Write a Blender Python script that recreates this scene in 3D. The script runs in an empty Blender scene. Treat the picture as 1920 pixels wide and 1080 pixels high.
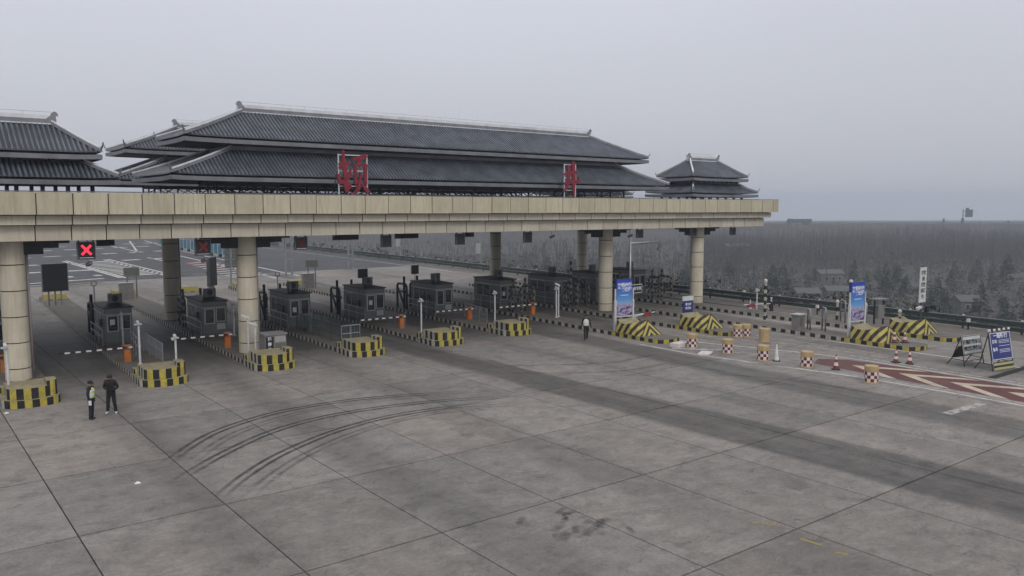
import bpy, bmesh, math, random
import numpy as np
from mathutils import Vector, Matrix, Euler
random.seed(7); rng = np.random.default_rng(7)
S = bpy.context.scene
COL = S.collection

# ------------------------------------------------------------------ camera
H = 9.1
FPX, YAW, PIT, ROL = 1551.6, 0.61390, 0.10140, 0.0015        # 1920 px wide frame
_f = Vector((math.sin(YAW)*math.cos(PIT), math.cos(YAW)*math.cos(PIT), -math.sin(PIT)))
_r = Vector((math.cos(YAW), -math.sin(YAW), 0)); _d = _f.cross(_r)
_R = math.cos(ROL)*_r + math.sin(ROL)*_d; _D = -math.sin(ROL)*_r + math.cos(ROL)*_d
cam_d = bpy.data.cameras.new('camera'); cam = bpy.data.objects.new('camera', cam_d); COL.objects.link(cam)
cam_d.sensor_width = 36; cam_d.lens = FPX/1920*36; cam_d.clip_start = 0.2; cam_d.clip_end = 6000
cam.matrix_world = Matrix((( _R.x, -_D.x, -_f.x, 0), (_R.y, -_D.y, -_f.y, 0), (_R.z, -_D.z, -_f.z, H), (0, 0, 0, 1)))
S.camera = cam
def ray(x, y): return _R*((x-960)/FPX) + _D*((y-540)/FPX) + _f
def gp(x, y, z=0.0):                                             # a photo pixel on the level z
    d = ray(x, y); t = (z-H)/d.z; return Vector((d.x*t, d.y*t, z))

# ------------------------------------------------------------------ sky, sun, exposure
W = bpy.data.worlds.new('World'); S.world = W; W.use_nodes = True
nt = W.node_tree; nt.nodes.clear()
SUN_EL, SUN_AZ = math.radians(42), math.radians(200)             # azimuth clockwise from +Y
sky = nt.nodes.new('ShaderNodeTexSky'); sky.sky_type = 'NISHITA'; sky.sun_disc = False
sky.sun_elevation = SUN_EL; sky.sun_rotation = SUN_AZ; sky.air_density = 1.5; sky.dust_density = 6
bg1 = nt.nodes.new('ShaderNodeBackground'); bg1.inputs[1].default_value = 0.06
nt.links.new(sky.outputs[0], bg1.inputs[0])
tc = nt.nodes.new('ShaderNodeTexCoord'); sx = nt.nodes.new('ShaderNodeSeparateXYZ'); nt.links.new(tc.outputs['Generated'], sx.inputs[0])
rp = nt.nodes.new('ShaderNodeValToRGB'); nt.links.new(sx.outputs[2], rp.inputs[0])   # overcast dome: brighter overhead
e = rp.color_ramp.elements
e[0].position = 0.0; e[0].color = (0.475, 0.490, 0.540, 1)
e[1].position = 1.0; e[1].color = (0.95, 0.955, 1.0, 1)
q = rp.color_ramp.elements.new(0.30); q.color = (0.685, 0.706, 0.785, 1)
ns = nt.nodes.new('ShaderNodeTexNoise'); ns.inputs['Scale'].default_value = 1.6; ns.inputs['Detail'].default_value = 3
mp = nt.nodes.new('ShaderNodeMapping'); mp.inputs['Scale'].default_value = (1, 1, 3); nt.links.new(tc.outputs['Generated'], mp.inputs[0]); nt.links.new(mp.outputs[0], ns.inputs['Vector'])
mr = nt.nodes.new('ShaderNodeMapRange'); mr.inputs['To Min'].default_value = 0.93; mr.inputs['To Max'].default_value = 1.07; nt.links.new(ns.outputs[0], mr.inputs[0])
mx = nt.nodes.new('ShaderNodeVectorMath'); mx.operation = 'SCALE'; nt.links.new(rp.outputs[0], mx.inputs[0]); nt.links.new(mr.outputs[0], mx.inputs['Scale'])
bg2 = nt.nodes.new('ShaderNodeBackground'); bg2.inputs[1].default_value = 1.0; nt.links.new(mx.outputs[0], bg2.inputs[0])
ms = nt.nodes.new('ShaderNodeMixShader'); ms.inputs[0].default_value = 0.92
nt.links.new(bg1.outputs[0], ms.inputs[1]); nt.links.new(bg2.outputs[0], ms.inputs[2])
wo = nt.nodes.new('ShaderNodeOutputWorld'); nt.links.new(ms.outputs[0], wo.inputs[0])
sun_d = bpy.data.lights.new('sun', 'SUN'); sun_d.energy = 0.9; sun_d.angle = math.radians(20); sun_d.color = (1, 0.96, 0.9)
sun = bpy.data.objects.new('sun', sun_d); COL.objects.link(sun)
sd = Vector((math.sin(SUN_AZ)*math.cos(SUN_EL), math.cos(SUN_AZ)*math.cos(SUN_EL), math.sin(SUN_EL)))
sun.rotation_euler = sd.to_track_quat('Z', 'Y').to_euler()
S.view_settings.view_transform = 'Standard'; S.view_settings.look = 'None'; S.view_settings.exposure = 0.10; S.view_settings.gamma = 1
S.render.engine = 'CYCLES'; S.cycles.use_denoising = True; S.cycles.max_bounces = 6; S.cycles.volume_bounces = 0
S.cycles.diffuse_bounces = 3; S.cycles.glossy_bounces = 3; S.cycles.transparent_max_bounces = 12
S.cycles.use_adaptive_sampling = True; S.cycles.adaptive_threshold = 0.015

# ------------------------------------------------------------------ materials
M = {}
def node(nt, typ, **kw):
    n = nt.nodes.new('ShaderNode'+typ)
    for k, v in kw.items():
        if hasattr(n, k) and not k[0].isupper(): setattr(n, k, v)
        else:
            s = n.inputs[int(k[1:])] if k[0] == '_' else n.inputs[k.replace('_', ' ')]
            if isinstance(v, bpy.types.NodeSocket): nt.links.new(v, s)
            else: s.default_value = v
    return n
def math_(nt, op, a, b=None, c=None):
    n = nt.nodes.new('ShaderNodeMath'); n.operation = op
    for i, v in enumerate((a, b, c)):
        if v is None: continue
        if isinstance(v, bpy.types.NodeSocket): nt.links.new(v, n.inputs[i])
        else: n.inputs[i].default_value = v
    return n.outputs[0]
def new_mat(name):
    m = bpy.data.materials.new(name); m.use_nodes = True; M[name] = m
    nt = m.node_tree; return m, nt, nt.nodes['Principled BSDF']
def coords(nt, world=False, scale=(1, 1, 1)):
    if world: v = node(nt, 'NewGeometry').outputs['Position']
    else: v = node(nt, 'TexCoord').outputs['Object']
    return node(nt, 'Mapping', Vector=v, Scale=scale).outputs[0]
def mixc(nt, f, a, b, mode='MIX'):
    n = nt.nodes.new('ShaderNodeMix'); n.data_type = 'RGBA'; n.blend_type = mode
    for s, v in ((n.inputs[0], f), (n.inputs[6], a), (n.inputs[7], b)):
        if isinstance(v, bpy.types.NodeSocket): nt.links.new(v, s)
        elif isinstance(v, (int, float)): s.default_value = v
        else: s.default_value = (*v[:3], 1)
    return n.outputs[2]
def rng_(nt, v, a, b, c, d):
    n = node(nt, 'MapRange'); nt.links.new(v, n.inputs[0])
    for i, k in enumerate((a, b, c, d)): n.inputs[i+1].default_value = k
    return n.outputs[0]
def noise(nt, vec, scale, detail=4, rough=0.55):
    return node(nt, 'TexNoise', Vector=vec, Scale=scale, Detail=detail, Roughness=rough).outputs[0]
def mat(name, col, rough=0.7, metal=0.0, amt=0.18, scale=3.0, rand=0.0, world=True, bump=0.0, stretch=(1, 1, 1), dirt=None, dirt_amt=0.5, spec=0.4):
    m, nt, b = new_mat(name)
    v = coords(nt, world, stretch)
    n1 = noise(nt, v, scale)
    k = rng_(nt, n1, 0.25, 0.75, 1-amt, 1+amt)
    if rand:
        oi = node(nt, 'ObjectInfo').outputs['Random']
        k = math_(nt, 'MULTIPLY', k, rng_(nt, oi, 0, 1, 1-rand, 1+rand))
    c = node(nt, 'VectorMath', operation='SCALE', _0=(*col,)); nt.links.new(k, c.inputs['Scale'])
    out = c.outputs[0]
    if dirt is not None:
        n2 = noise(nt, v, scale*0.37, 6, 0.7)
        out = mixc(nt, math_(nt, 'MULTIPLY', rng_(nt, n2, 0.48, 0.72, 0, 1), dirt_amt), out, dirt)
    nt.links.new(out, b.inputs['Base Color'])
    b.inputs['Roughness'].default_value = rough; b.inputs['Metallic'].default_value = metal
    b.inputs['Specular IOR Level'].default_value = spec
    if bump:
        bp = node(nt, 'Bump', Strength=bump, Distance=0.02, Height=noise(nt, v, scale*6, 5)); nt.links.new(bp.outputs[0], b.inputs['Normal'])
    return m

def concrete():
    m, nt, b = new_mat('concrete_slab')
    pos = node(nt, 'NewGeometry').outputs['Position']
    rot = node(nt, 'Mapping', Vector=pos, Rotation=(0, 0, -0.04)).outputs[0]
    big = noise(nt, rot, 0.16, 5, 0.6)
    mid = noise(nt, rot, 1.1, 6, 0.65)
    fine = noise(nt, rot, 9, 6, 0.7)
    st = node(nt, 'Mapping', Vector=rot, Scale=(1.3, 0.12, 1)).outputs[0]
    streak = noise(nt, st, 1.0, 6, 0.65)
    wv = node(nt, 'VectorMath', operation='SCALE', _0=node(nt, 'TexNoise', Vector=pos, Scale=0.35, Detail=3.0).outputs[1], Scale=3.0).outputs[0]
    scr = node(nt, 'Mapping', Vector=node(nt, 'VectorMath', operation='ADD', _0=pos, _1=wv).outputs[0], Rotation=(0, 0, 0.3), Scale=(0.75, 1.9, 1)).outputs[0]
    scrape = noise(nt, scr, 1.4, 7, 0.75)
    oi = node(nt, 'ObjectInfo').outputs['Random']
    base = mixc(nt, rng_(nt, big, 0.35, 0.65, 0, 1), (0.192, 0.171, 0.153), (0.250, 0.222, 0.197))
    base = mixc(nt, rng_(nt, oi, 0, 1, 0, 0.75), base, (0.196, 0.189, 0.174))
    k = math_(nt, 'MULTIPLY', rng_(nt, mid, 0.32, 0.68, 0.82, 1.15), rng_(nt, fine, 0.3, 0.7, 0.82, 1.17))
    k = math_(nt, 'MULTIPLY', k, rng_(nt, scrape, 0.36, 0.56, 0.84, 1.05))
    k = math_(nt, 'MULTIPLY', k, rng_(nt, node(nt, 'TexWhiteNoise', noise_dimensions='1D', W=oi).outputs[0], 0, 1, 0.88, 1.10))
    # rubber-darkened wheel paths that run on from the lanes
    sp = node(nt, 'SeparateXYZ', Vector=pos)
    X, Y = sp.outputs[0], sp.outputs[1]
    def band(x0, slope, w0, w1, amt, grow=0.0):
        xc = math_(nt, 'ADD', x0, math_(nt, 'MULTIPLY', math_(nt, 'SUBTRACT', 48.0, Y), slope))
        d = math_(nt, 'ABSOLUTE', math_(nt, 'SUBTRACT', X, xc))
        d = math_(nt, 'ADD', d, rng_(nt, streak, 0, 1, -0.45, 0.45))
        if grow: d = math_(nt, 'SUBTRACT', d, math_(nt, 'MULTIPLY', math_(nt, 'SUBTRACT', 48.0, Y), grow))
        n = node(nt, 'MapRange', interpolation_type='SMOOTHSTEP'); nt.links.new(d, n.inputs[0])
        n.inputs[1].default_value = w0; n.inputs[2].default_value = w1; n.inputs[3].default_value = amt; n.inputs[4].default_value = 0
        return n.outputs[0]
    dk = band(24.4, 0.072, 0.8, 1.4, 0.60, 0.020)
    for a in ((35.8, -0.01, 0.8, 1.7, 0.55, 0.012), (30.4, 0.0, 0.2, 1.4, 0.2), (47.6, 0.0, 0.2, 1.6, 0.25), (18.4, 0.0, 0.2, 1.6, 0.25), (12.4, 0, 0.2, 1.6, 0.3), (6.4, 0, 0.2, 1.6, 0.3)):
        dk = math_(nt, 'MAXIMUM', dk, band(*a))
    shade_oil = math_(nt, 'MULTIPLY', rng_(nt, Y, 43.5, 50, 0, 1), rng_(nt, Y, 60, 74, 1, 0))      # canopy shade painted into the slab colour, with oil from queueing vehicles
    shade_oil = math_(nt, 'MULTIPLY', shade_oil, rng_(nt, mid, 0.3, 0.7, 0.52, 0.72))
    dk = math_(nt, 'MAXIMUM', dk, shade_oil)
    dk = math_(nt, 'MULTIPLY', dk, rng_(nt, streak, 0.3, 0.7, 1.1, 0.65))
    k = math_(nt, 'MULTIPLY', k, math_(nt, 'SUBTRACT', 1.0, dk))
    # oil drips and pale scuffs
    spot = noise(nt, pos, 3.1, 3, 0.5)
    k = math_(nt, 'MULTIPLY', k, rng_(nt, spot, 0.70, 0.78, 1.0, 0.55))
    blot = noise(nt, scr, 0.55, 6, 0.72)
    k = math_(nt, 'MULTIPLY', k, rng_(nt, blot, 0.66, 0.76, 1.0, 0.62))
    fl = noise(nt, scr, 5.5, 6, 0.7)
    k = math_(nt, 'MULTIPLY', k, rng_(nt, fl, 0.61, 0.68, 1.0, 0.55))
    rag = noise(nt, pos, 0.9, 7, 0.75)                          # ragged darker blotches
    k = math_(nt, 'MULTIPLY', k, rng_(nt, rag, 0.54, 0.62, 1.0, 0.78))
    crk = node(nt, 'TexVoronoi', feature='DISTANCE_TO_EDGE', Vector=node(nt, 'VectorMath', operation='ADD', _0=pos, _1=node(nt, 'VectorMath', operation='SCALE', _0=node(nt, 'TexNoise', Vector=pos, Scale=0.7, Detail=5.0).outputs[1], Scale=2.2).outputs[0]).outputs[0], Scale=0.11).outputs[0]
    k = math_(nt, 'MULTIPLY', k, rng_(nt, crk, 0.0, 0.0025, 0.6, 1.0))
    c = node(nt, 'VectorMath', operation='SCALE', _0=base); nt.links.new(k, c.inputs['Scale'])
    pale = rng_(nt, noise(nt, scr, 3.2, 8, 0.8), 0.64, 0.72, 0, 0.55)
    out = mixc(nt, pale, c.outputs[0], (0.34, 0.32, 0.295))
    worn = rng_(nt, noise(nt, scr, 0.9, 7, 0.72), 0.58, 0.68, 0, 0.38)
    out = mixc(nt, math_(nt, 'MULTIPLY', worn, math_(nt, 'SUBTRACT', 1.0, math_(nt, 'MULTIPLY', dk, 1.4))), out, (0.31, 0.29, 0.265))
    nt.links.new(out, b.inputs['Base Color'])
    nt.links.new(rng_(nt, dk, 0, 0.5, 0.85, 0.7), b.inputs['Roughness'])
    b.inputs['Specular IOR Level'].default_value = 0.35
    bp = node(nt, 'Bump', Strength=0.25, Distance=0.01, Height=fine); nt.links.new(bp.outputs[0], b.inputs['Normal'])
concrete()

def panel_mat(name, col, stain):
    m, nt, b = new_mat(name)
    v = node(nt, 'TexCoord').outputs['Object']
    oi = node(nt, 'ObjectInfo')
    loc = node(nt, 'VectorMath', operation='ADD', _0=v, _1=oi.outputs['Location']).outputs[0]
    st = node(nt, 'Mapping', Vector=loc, Scale=(7, 7, 0.5)).outputs[0]
    s1 = noise(nt, st, 1.0, 5, 0.65)
    n1 = noise(nt, loc, 1.3, 5)
    k = math_(nt, 'MULTIPLY', rng_(nt, n1, 0.3, 0.7, 0.9, 1.08), rng_(nt, oi.outputs['Random'], 0, 1, 0.9, 1.08))
    c = node(nt, 'VectorMath', operation='SCALE', _0=col); nt.links.new(k, c.inputs['Scale'])
    f = math_(nt, 'MULTIPLY', rng_(nt, s1, 0.46, 0.72, 0, 0.75), rng_(nt, n1, 0.35, 0.65, 0.4, 1.0))
    out = mixc(nt, f, c.outputs[0], stain)
    nt.links.new(out, b.inputs['Base Color']); b.inputs['Roughness'].default_value = 0.55
    b.inputs['Specular IOR Level'].default_value = 0.35
panel_mat('beige_panel', (0.50, 0.452, 0.328), (0.29, 0.24, 0.14))
panel_mat('beige_panel_pale', (0.53, 0.482, 0.385), (0.38, 0.33, 0.25))
panel_mat('column_panel', (0.54, 0.492, 0.385), (0.37, 0.315, 0.215))

mat('stripe_dull', (0.20, 0.19, 0.15), 0.6, amt=0.3, scale=6)
mat('joint_filler', (0.018, 0.017, 0.016), 0.95)
mat('asphalt', (0.058, 0.059, 0.062), 0.85, amt=0.22, scale=0.4, dirt=(0.12, 0.118, 0.115), bump=0.2)
mat('earth', (0.066, 0.060, 0.052), 0.95, amt=0.35, scale=0.05, dirt=(0.04, 0.046, 0.03), dirt_amt=0.9, bump=0.3)
mat('tile_roof', (0.016, 0.019, 0.024), 0.42, amt=0.3, scale=1.2, rand=0.05, dirt=(0.03, 0.033, 0.038), spec=0.4)
mat('tile_rib', (0.085, 0.097, 0.116), 0.40, amt=0.5, scale=1.1, spec=0.5, dirt=(0.04, 0.044, 0.05), dirt_amt=0.6)
mat('ridge_grey', (0.20, 0.21, 0.225), 0.6, amt=0.2, scale=2.0, dirt=(0.09, 0.09, 0.09))
mat('ridge_white', (0.66, 0.67, 0.69), 0.5, amt=0.12, scale=2.0, dirt=(0.35, 0.35, 0.35))
mat('eave_grey', (0.17, 0.178, 0.19), 0.55, amt=0.25, scale=1.0, dirt=(0.07, 0.07, 0.07))
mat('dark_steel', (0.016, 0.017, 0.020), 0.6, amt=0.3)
mat('canopy_inner', (0.022, 0.020, 0.018), 0.8)
mat('sign_red', (0.20, 0.012, 0.024), 0.5, amt=0.22, scale=1.5)
mat('white_steel', (0.55, 0.55, 0.56), 0.45, amt=0.15)
mat('galvanised', (0.30, 0.31, 0.32), 0.42, metal=0.6, amt=0.2)
mat('grey_steel', (0.13, 0.135, 0.14), 0.5, amt=0.25)
mat('black_steel', (0.012, 0.012, 0.013), 0.5, amt=0.3)
mat('booth_wall', (0.15, 0.15, 0.138), 0.40, metal=0.25, amt=0.12, scale=2, rand=0.08)
mat('booth_trim', (0.42, 0.43, 0.41), 0.38, metal=0.4, amt=0.1)
mat('booth_green', (0.13, 0.155, 0.14), 0.4, amt=0.12, rand=0.1)
mat('glass_dark', (0.012, 0.018, 0.018), 0.08, amt=0.2, spec=0.8)
mat('orange_paint', (0.42, 0.13, 0.025), 0.45, amt=0.2, scale=4)
mat('kerb_black', (0.012, 0.010, 0.011), 0.75, amt=0.4, scale=6, dirt=(0.07, 0.062, 0.055), dirt_amt=0.45)
mat('kerb_white', (0.40, 0.385, 0.33), 0.75, amt=0.25, scale=6, dirt=(0.15, 0.135, 0.11), dirt_amt=0.7)
mat('kerb_yellow', (0.42, 0.35, 0.06), 0.7, amt=0.22, scale=6, dirt=(0.2, 0.15, 0.05), dirt_amt=0.6)
mat('island_top', (0.13, 0.115, 0.097), 0.85, amt=0.25, scale=1.2, dirt=(0.08, 0.072, 0.06), bump=0.2)
mat('nose_top', (0.27, 0.235, 0.14), 0.8, amt=0.25, scale=4, dirt=(0.12, 0.1, 0.06))
mat('marking_white', (0.50, 0.485, 0.46), 0.75, amt=0.2, scale=2, dirt=(0.19, 0.175, 0.16), dirt_amt=0.95)
mat('marking_cream', (0.46, 0.39, 0.29), 0.75, amt=0.2, scale=2, dirt=(0.2, 0.15, 0.11), dirt_amt=0.8)
mat('marking_red', (0.105, 0.034, 0.030), 0.8, amt=0.25, scale=1.2, dirt=(0.12, 0.09, 0.08), dirt_amt=0.6)
mat('drum_yellow', (0.42, 0.305, 0.155), 0.5, amt=0.2, scale=5, dirt=(0.28, 0.2, 0.12))
mat('drum_red', (0.13, 0.016, 0.018), 0.5, amt=0.3, scale=5)
mat('drum_white', (0.62, 0.56, 0.54), 0.5, amt=0.15, scale=5)
mat('cone_orange', (0.20, 0.035, 0.028), 0.55, amt=0.25)
mat('cone_base', (0.02, 0.02, 0.02), 0.7)
mat('sign_blue', (0.022, 0.030, 0.17), 0.4, amt=0.15)
mat('sign_white', (0.55, 0.58, 0.56), 0.5, amt=0.1)
mat('letter_black', (0.012, 0.012, 0.012), 0.6)
mat('letter_white', (0.68, 0.70, 0.75), 0.5, amt=0.05)
mat('rail_green', (0.055, 0.075, 0.068), 0.42, metal=0.3, amt=0.25)
mat('rail_top', (0.26, 0.28, 0.275), 0.4, metal=0.5, amt=0.2)
mat('fence_blue', (0.05, 0.17, 0.25), 0.5, amt=0.2, rand=0.15)
mat('cloth_black', (0.010, 0.010, 0.012), 0.85, amt=0.3)
mat('cloth_navy', (0.012, 0.014, 0.024), 0.85, amt=0.3)
mat('skin', (0.28, 0.17, 0.12), 0.6, amt=0.1)
mat('hair', (0.008, 0.007, 0.007), 0.5)
mat('shoe_white', (0.65, 0.65, 0.65), 0.6, amt=0.1)
mat('vest_lime', (0.48, 0.55, 0.10), 0.6, amt=0.15)
mat('vest_white', (0.62, 0.63, 0.60), 0.5, amt=0.15)
mat('paper_white', (0.65, 0.65, 0.65), 0.7)
mat('bark', (0.060, 0.055, 0.052), 0.9, amt=0.3, scale=0.6)
mat('bark_pale', (0.095, 0.088, 0.082), 0.9, amt=0.3, scale=0.4)
mat('needles', (0.020, 0.030, 0.018), 0.8, amt=0.45, scale=0.5, rand=0.35)
mat('shrub_leaf', (0.055, 0.052, 0.030), 0.85, amt=0.5, scale=0.4, rand=0.4)
mat('wall_pale', (0.12, 0.12, 0.11), 0.8, amt=0.2)
mat('roof_grey', (0.085, 0.088, 0.085), 0.7, amt=0.2)
mat('truck_grey', (0.10, 0.105, 0.115), 0.6)
mat('pipe_pink', (0.32, 0.27, 0.24), 0.5, amt=0.15)
mat('cabinet_grey', (0.22, 0.21, 0.20), 0.5, metal=0.2, amt=0.2)

def diag_mat(name, light, dark, pitch, slope):
    m, nt, b = new_mat(name)
    v = node(nt, 'SeparateXYZ', Vector=node(nt, 'TexCoord').outputs['Object'])
    k = math_(nt, 'ADD', v.outputs[1], math_(nt, 'MULTIPLY', v.outputs[2], slope))
    wob = noise(nt, node(nt, 'TexCoord').outputs['Object'], 3, 4)
    k = math_(nt, 'ADD', k, rng_(nt, wob, 0, 1, -0.03, 0.03))
    fr = math_(nt, 'FRACT', math_(nt, 'DIVIDE', k, pitch))
    f = math_(nt, 'GREATER_THAN', fr, 0.5)
    out = mixc(nt, f, light, dark)
    n2 = noise(nt, node(nt, 'TexCoord').outputs['Object'], 5, 6, 0.7)
    out = mixc(nt, rng_(nt, n2, 0.52, 0.75, 0, 0.6), out, (0.16, 0.13, 0.09))
    nt.links.new(out, b.inputs['Base Color']); b.inputs['Roughness'].default_value = 0.7
diag_mat('wedge_stripes', (0.42, 0.36, 0.085), (0.026, 0.011, 0.010), 0.56, 0.60)
diag_mat('small_stripes', (0.40, 0.37, 0.16), (0.02, 0.02, 0.02), 0.24, 0.8)

def chev_mat():
    m, nt, b = new_mat('chevron_stripes')
    v = node(nt, 'SeparateXYZ', Vector=node(nt, 'TexCoord').outputs['Object'])
    k = math_(nt, 'ADD', math_(nt, 'ABSOLUTE', v.outputs[0]), math_(nt, 'MULTIPLY', v.outputs[2], 0.95))
    f = math_(nt, 'GREATER_THAN', math_(nt, 'FRACT', math_(nt, 'DIVIDE', k, 0.44)), 0.5)
    n2 = noise(nt, node(nt, 'TexCoord').outputs['Object'], 5, 6, 0.7)
    out = mixc(nt, rng_(nt, n2, 0.52, 0.75, 0, 0.6), mixc(nt, f, (0.42, 0.36, 0.085), (0.026, 0.011, 0.010)), (0.16, 0.13, 0.09))
    nt.links.new(out, b.inputs['Base Color']); b.inputs['Roughness'].default_value = 0.7
chev_mat()
def emit(name, col, strength):
    m, nt, b = new_mat(name)
    b.inputs['Base Color'].default_value = (*[c*0.03 for c in col], 1)
    b.inputs['Emission Color'].default_value = (*col, 1); b.inputs['Emission Strength'].default_value = strength
emit('led_red', (1.0, 0.03, 0.06), 1.6)
emit('led_dim', (1.0, 0.05, 0.07), 0.07)
emit('led_weak', (1.0, 0.05, 0.07), 0.025)

def poster_mat():
    # printed picture: deep blue above, pale sky, a reddish and dark landscape at the foot
    m, nt, b = new_mat('poster_print')
    v = node(nt, 'TexCoord').outputs['Object']; z = node(nt, 'SeparateXYZ', Vector=v).outputs[2]
    r = node(nt, 'ValToRGB'); nt.links.new(z, r.inputs[0])
    el = r.color_ramp.elements
    el[0].position = 0; el[0].color = (0.35, 0.33, 0.55, 1); el[1].position = 1; el[1].color = (0.022, 0.045, 0.36, 1)
    for p_, c_ in ((0.28, (0.38, 0.36, 0.52)), (0.42, (0.10, 0.30, 0.60)), (0.7, (0.035, 0.13, 0.50))):
        k = r.color_ramp.elements.new(p_); k.color = (*c_, 1)
    n = noise(nt, node(nt, 'Mapping', Vector=v, Scale=(1.6, 1, 5)).outputs[0], 2.4, 5, 0.65)
    low = rng_(nt, z, 0.34, 0.20, 0, 1)
    f = math_(nt, 'MULTIPLY', rng_(nt, n, 0.47, 0.55, 0, 1), low)
    out = mixc(nt, f, r.outputs[0], (0.035, 0.02, 0.09))
    n2 = noise(nt, node(nt, 'Mapping', Vector=v, Location=(4, 2, 1), Scale=(2.5, 1, 5)).outputs[0], 2.2, 4)
    out = mixc(nt, math_(nt, 'MULTIPLY', rng_(nt, n2, 0.55, 0.6, 0, 0.8), low), out, (0.38, 0.13, 0.16))
    nt.links.new(out, b.inputs['Base Color']); b.inputs['Roughness'].default_value = 0.4
poster_mat()

def tyre_mat(nm, k0, k1):
    m, nt, b = new_mat(nm)
    v = node(nt, 'NewGeometry').outputs['Position']
    n = noise(nt, v, 2.2, 5, 0.6)
    uv = node(nt, 'TexCoord').outputs['UV']
    sp = node(nt, 'SeparateXYZ', Vector=uv)
    edge = math_(nt, 'MULTIPLY', rng_(nt, sp.outputs[0], 0, 0.3, 0, 1), rng_(nt, sp.outputs[0], 0.7, 1.0, 1, 0))
    ends = math_(nt, 'MULTIPLY', rng_(nt, sp.outputs[1], 0, 0.16, 0, 1), rng_(nt, sp.outputs[1], 0.7, 1.0, 1, 0))
    a = math_(nt, 'MULTIPLY', math_(nt, 'MULTIPLY', edge, ends), rng_(nt, n, 0.3, 0.6, k0, k1))
    nt.links.new(a, b.inputs['Alpha'])
    b.inputs['Base Color'].default_value = (0.03, 0.027, 0.025, 1); b.inputs['Roughness'].default_value = 0.8
tyre_mat('tyre_rubber', 0.32, 0.72); tyre_mat('tyre_faint', 0.05, 0.35)
def paint_worn(nm, col):
    # worn road paint: flakes away in patches
    m, nt, b = new_mat(nm)
    v = node(nt, 'NewGeometry').outputs['Position']
    n = noise(nt, v, 2.5, 6, 0.75)
    nt.links.new(rng_(nt, n, 0.40, 0.52, 0.12, 0.85), b.inputs['Alpha'])
    b.inputs['Base Color'].default_value = (*col, 1); b.inputs['Roughness'].default_value = 0.8
paint_worn('marking_worn', (0.44, 0.42, 0.40)); paint_worn('marking_yellow', (0.34, 0.26, 0.08))

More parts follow.
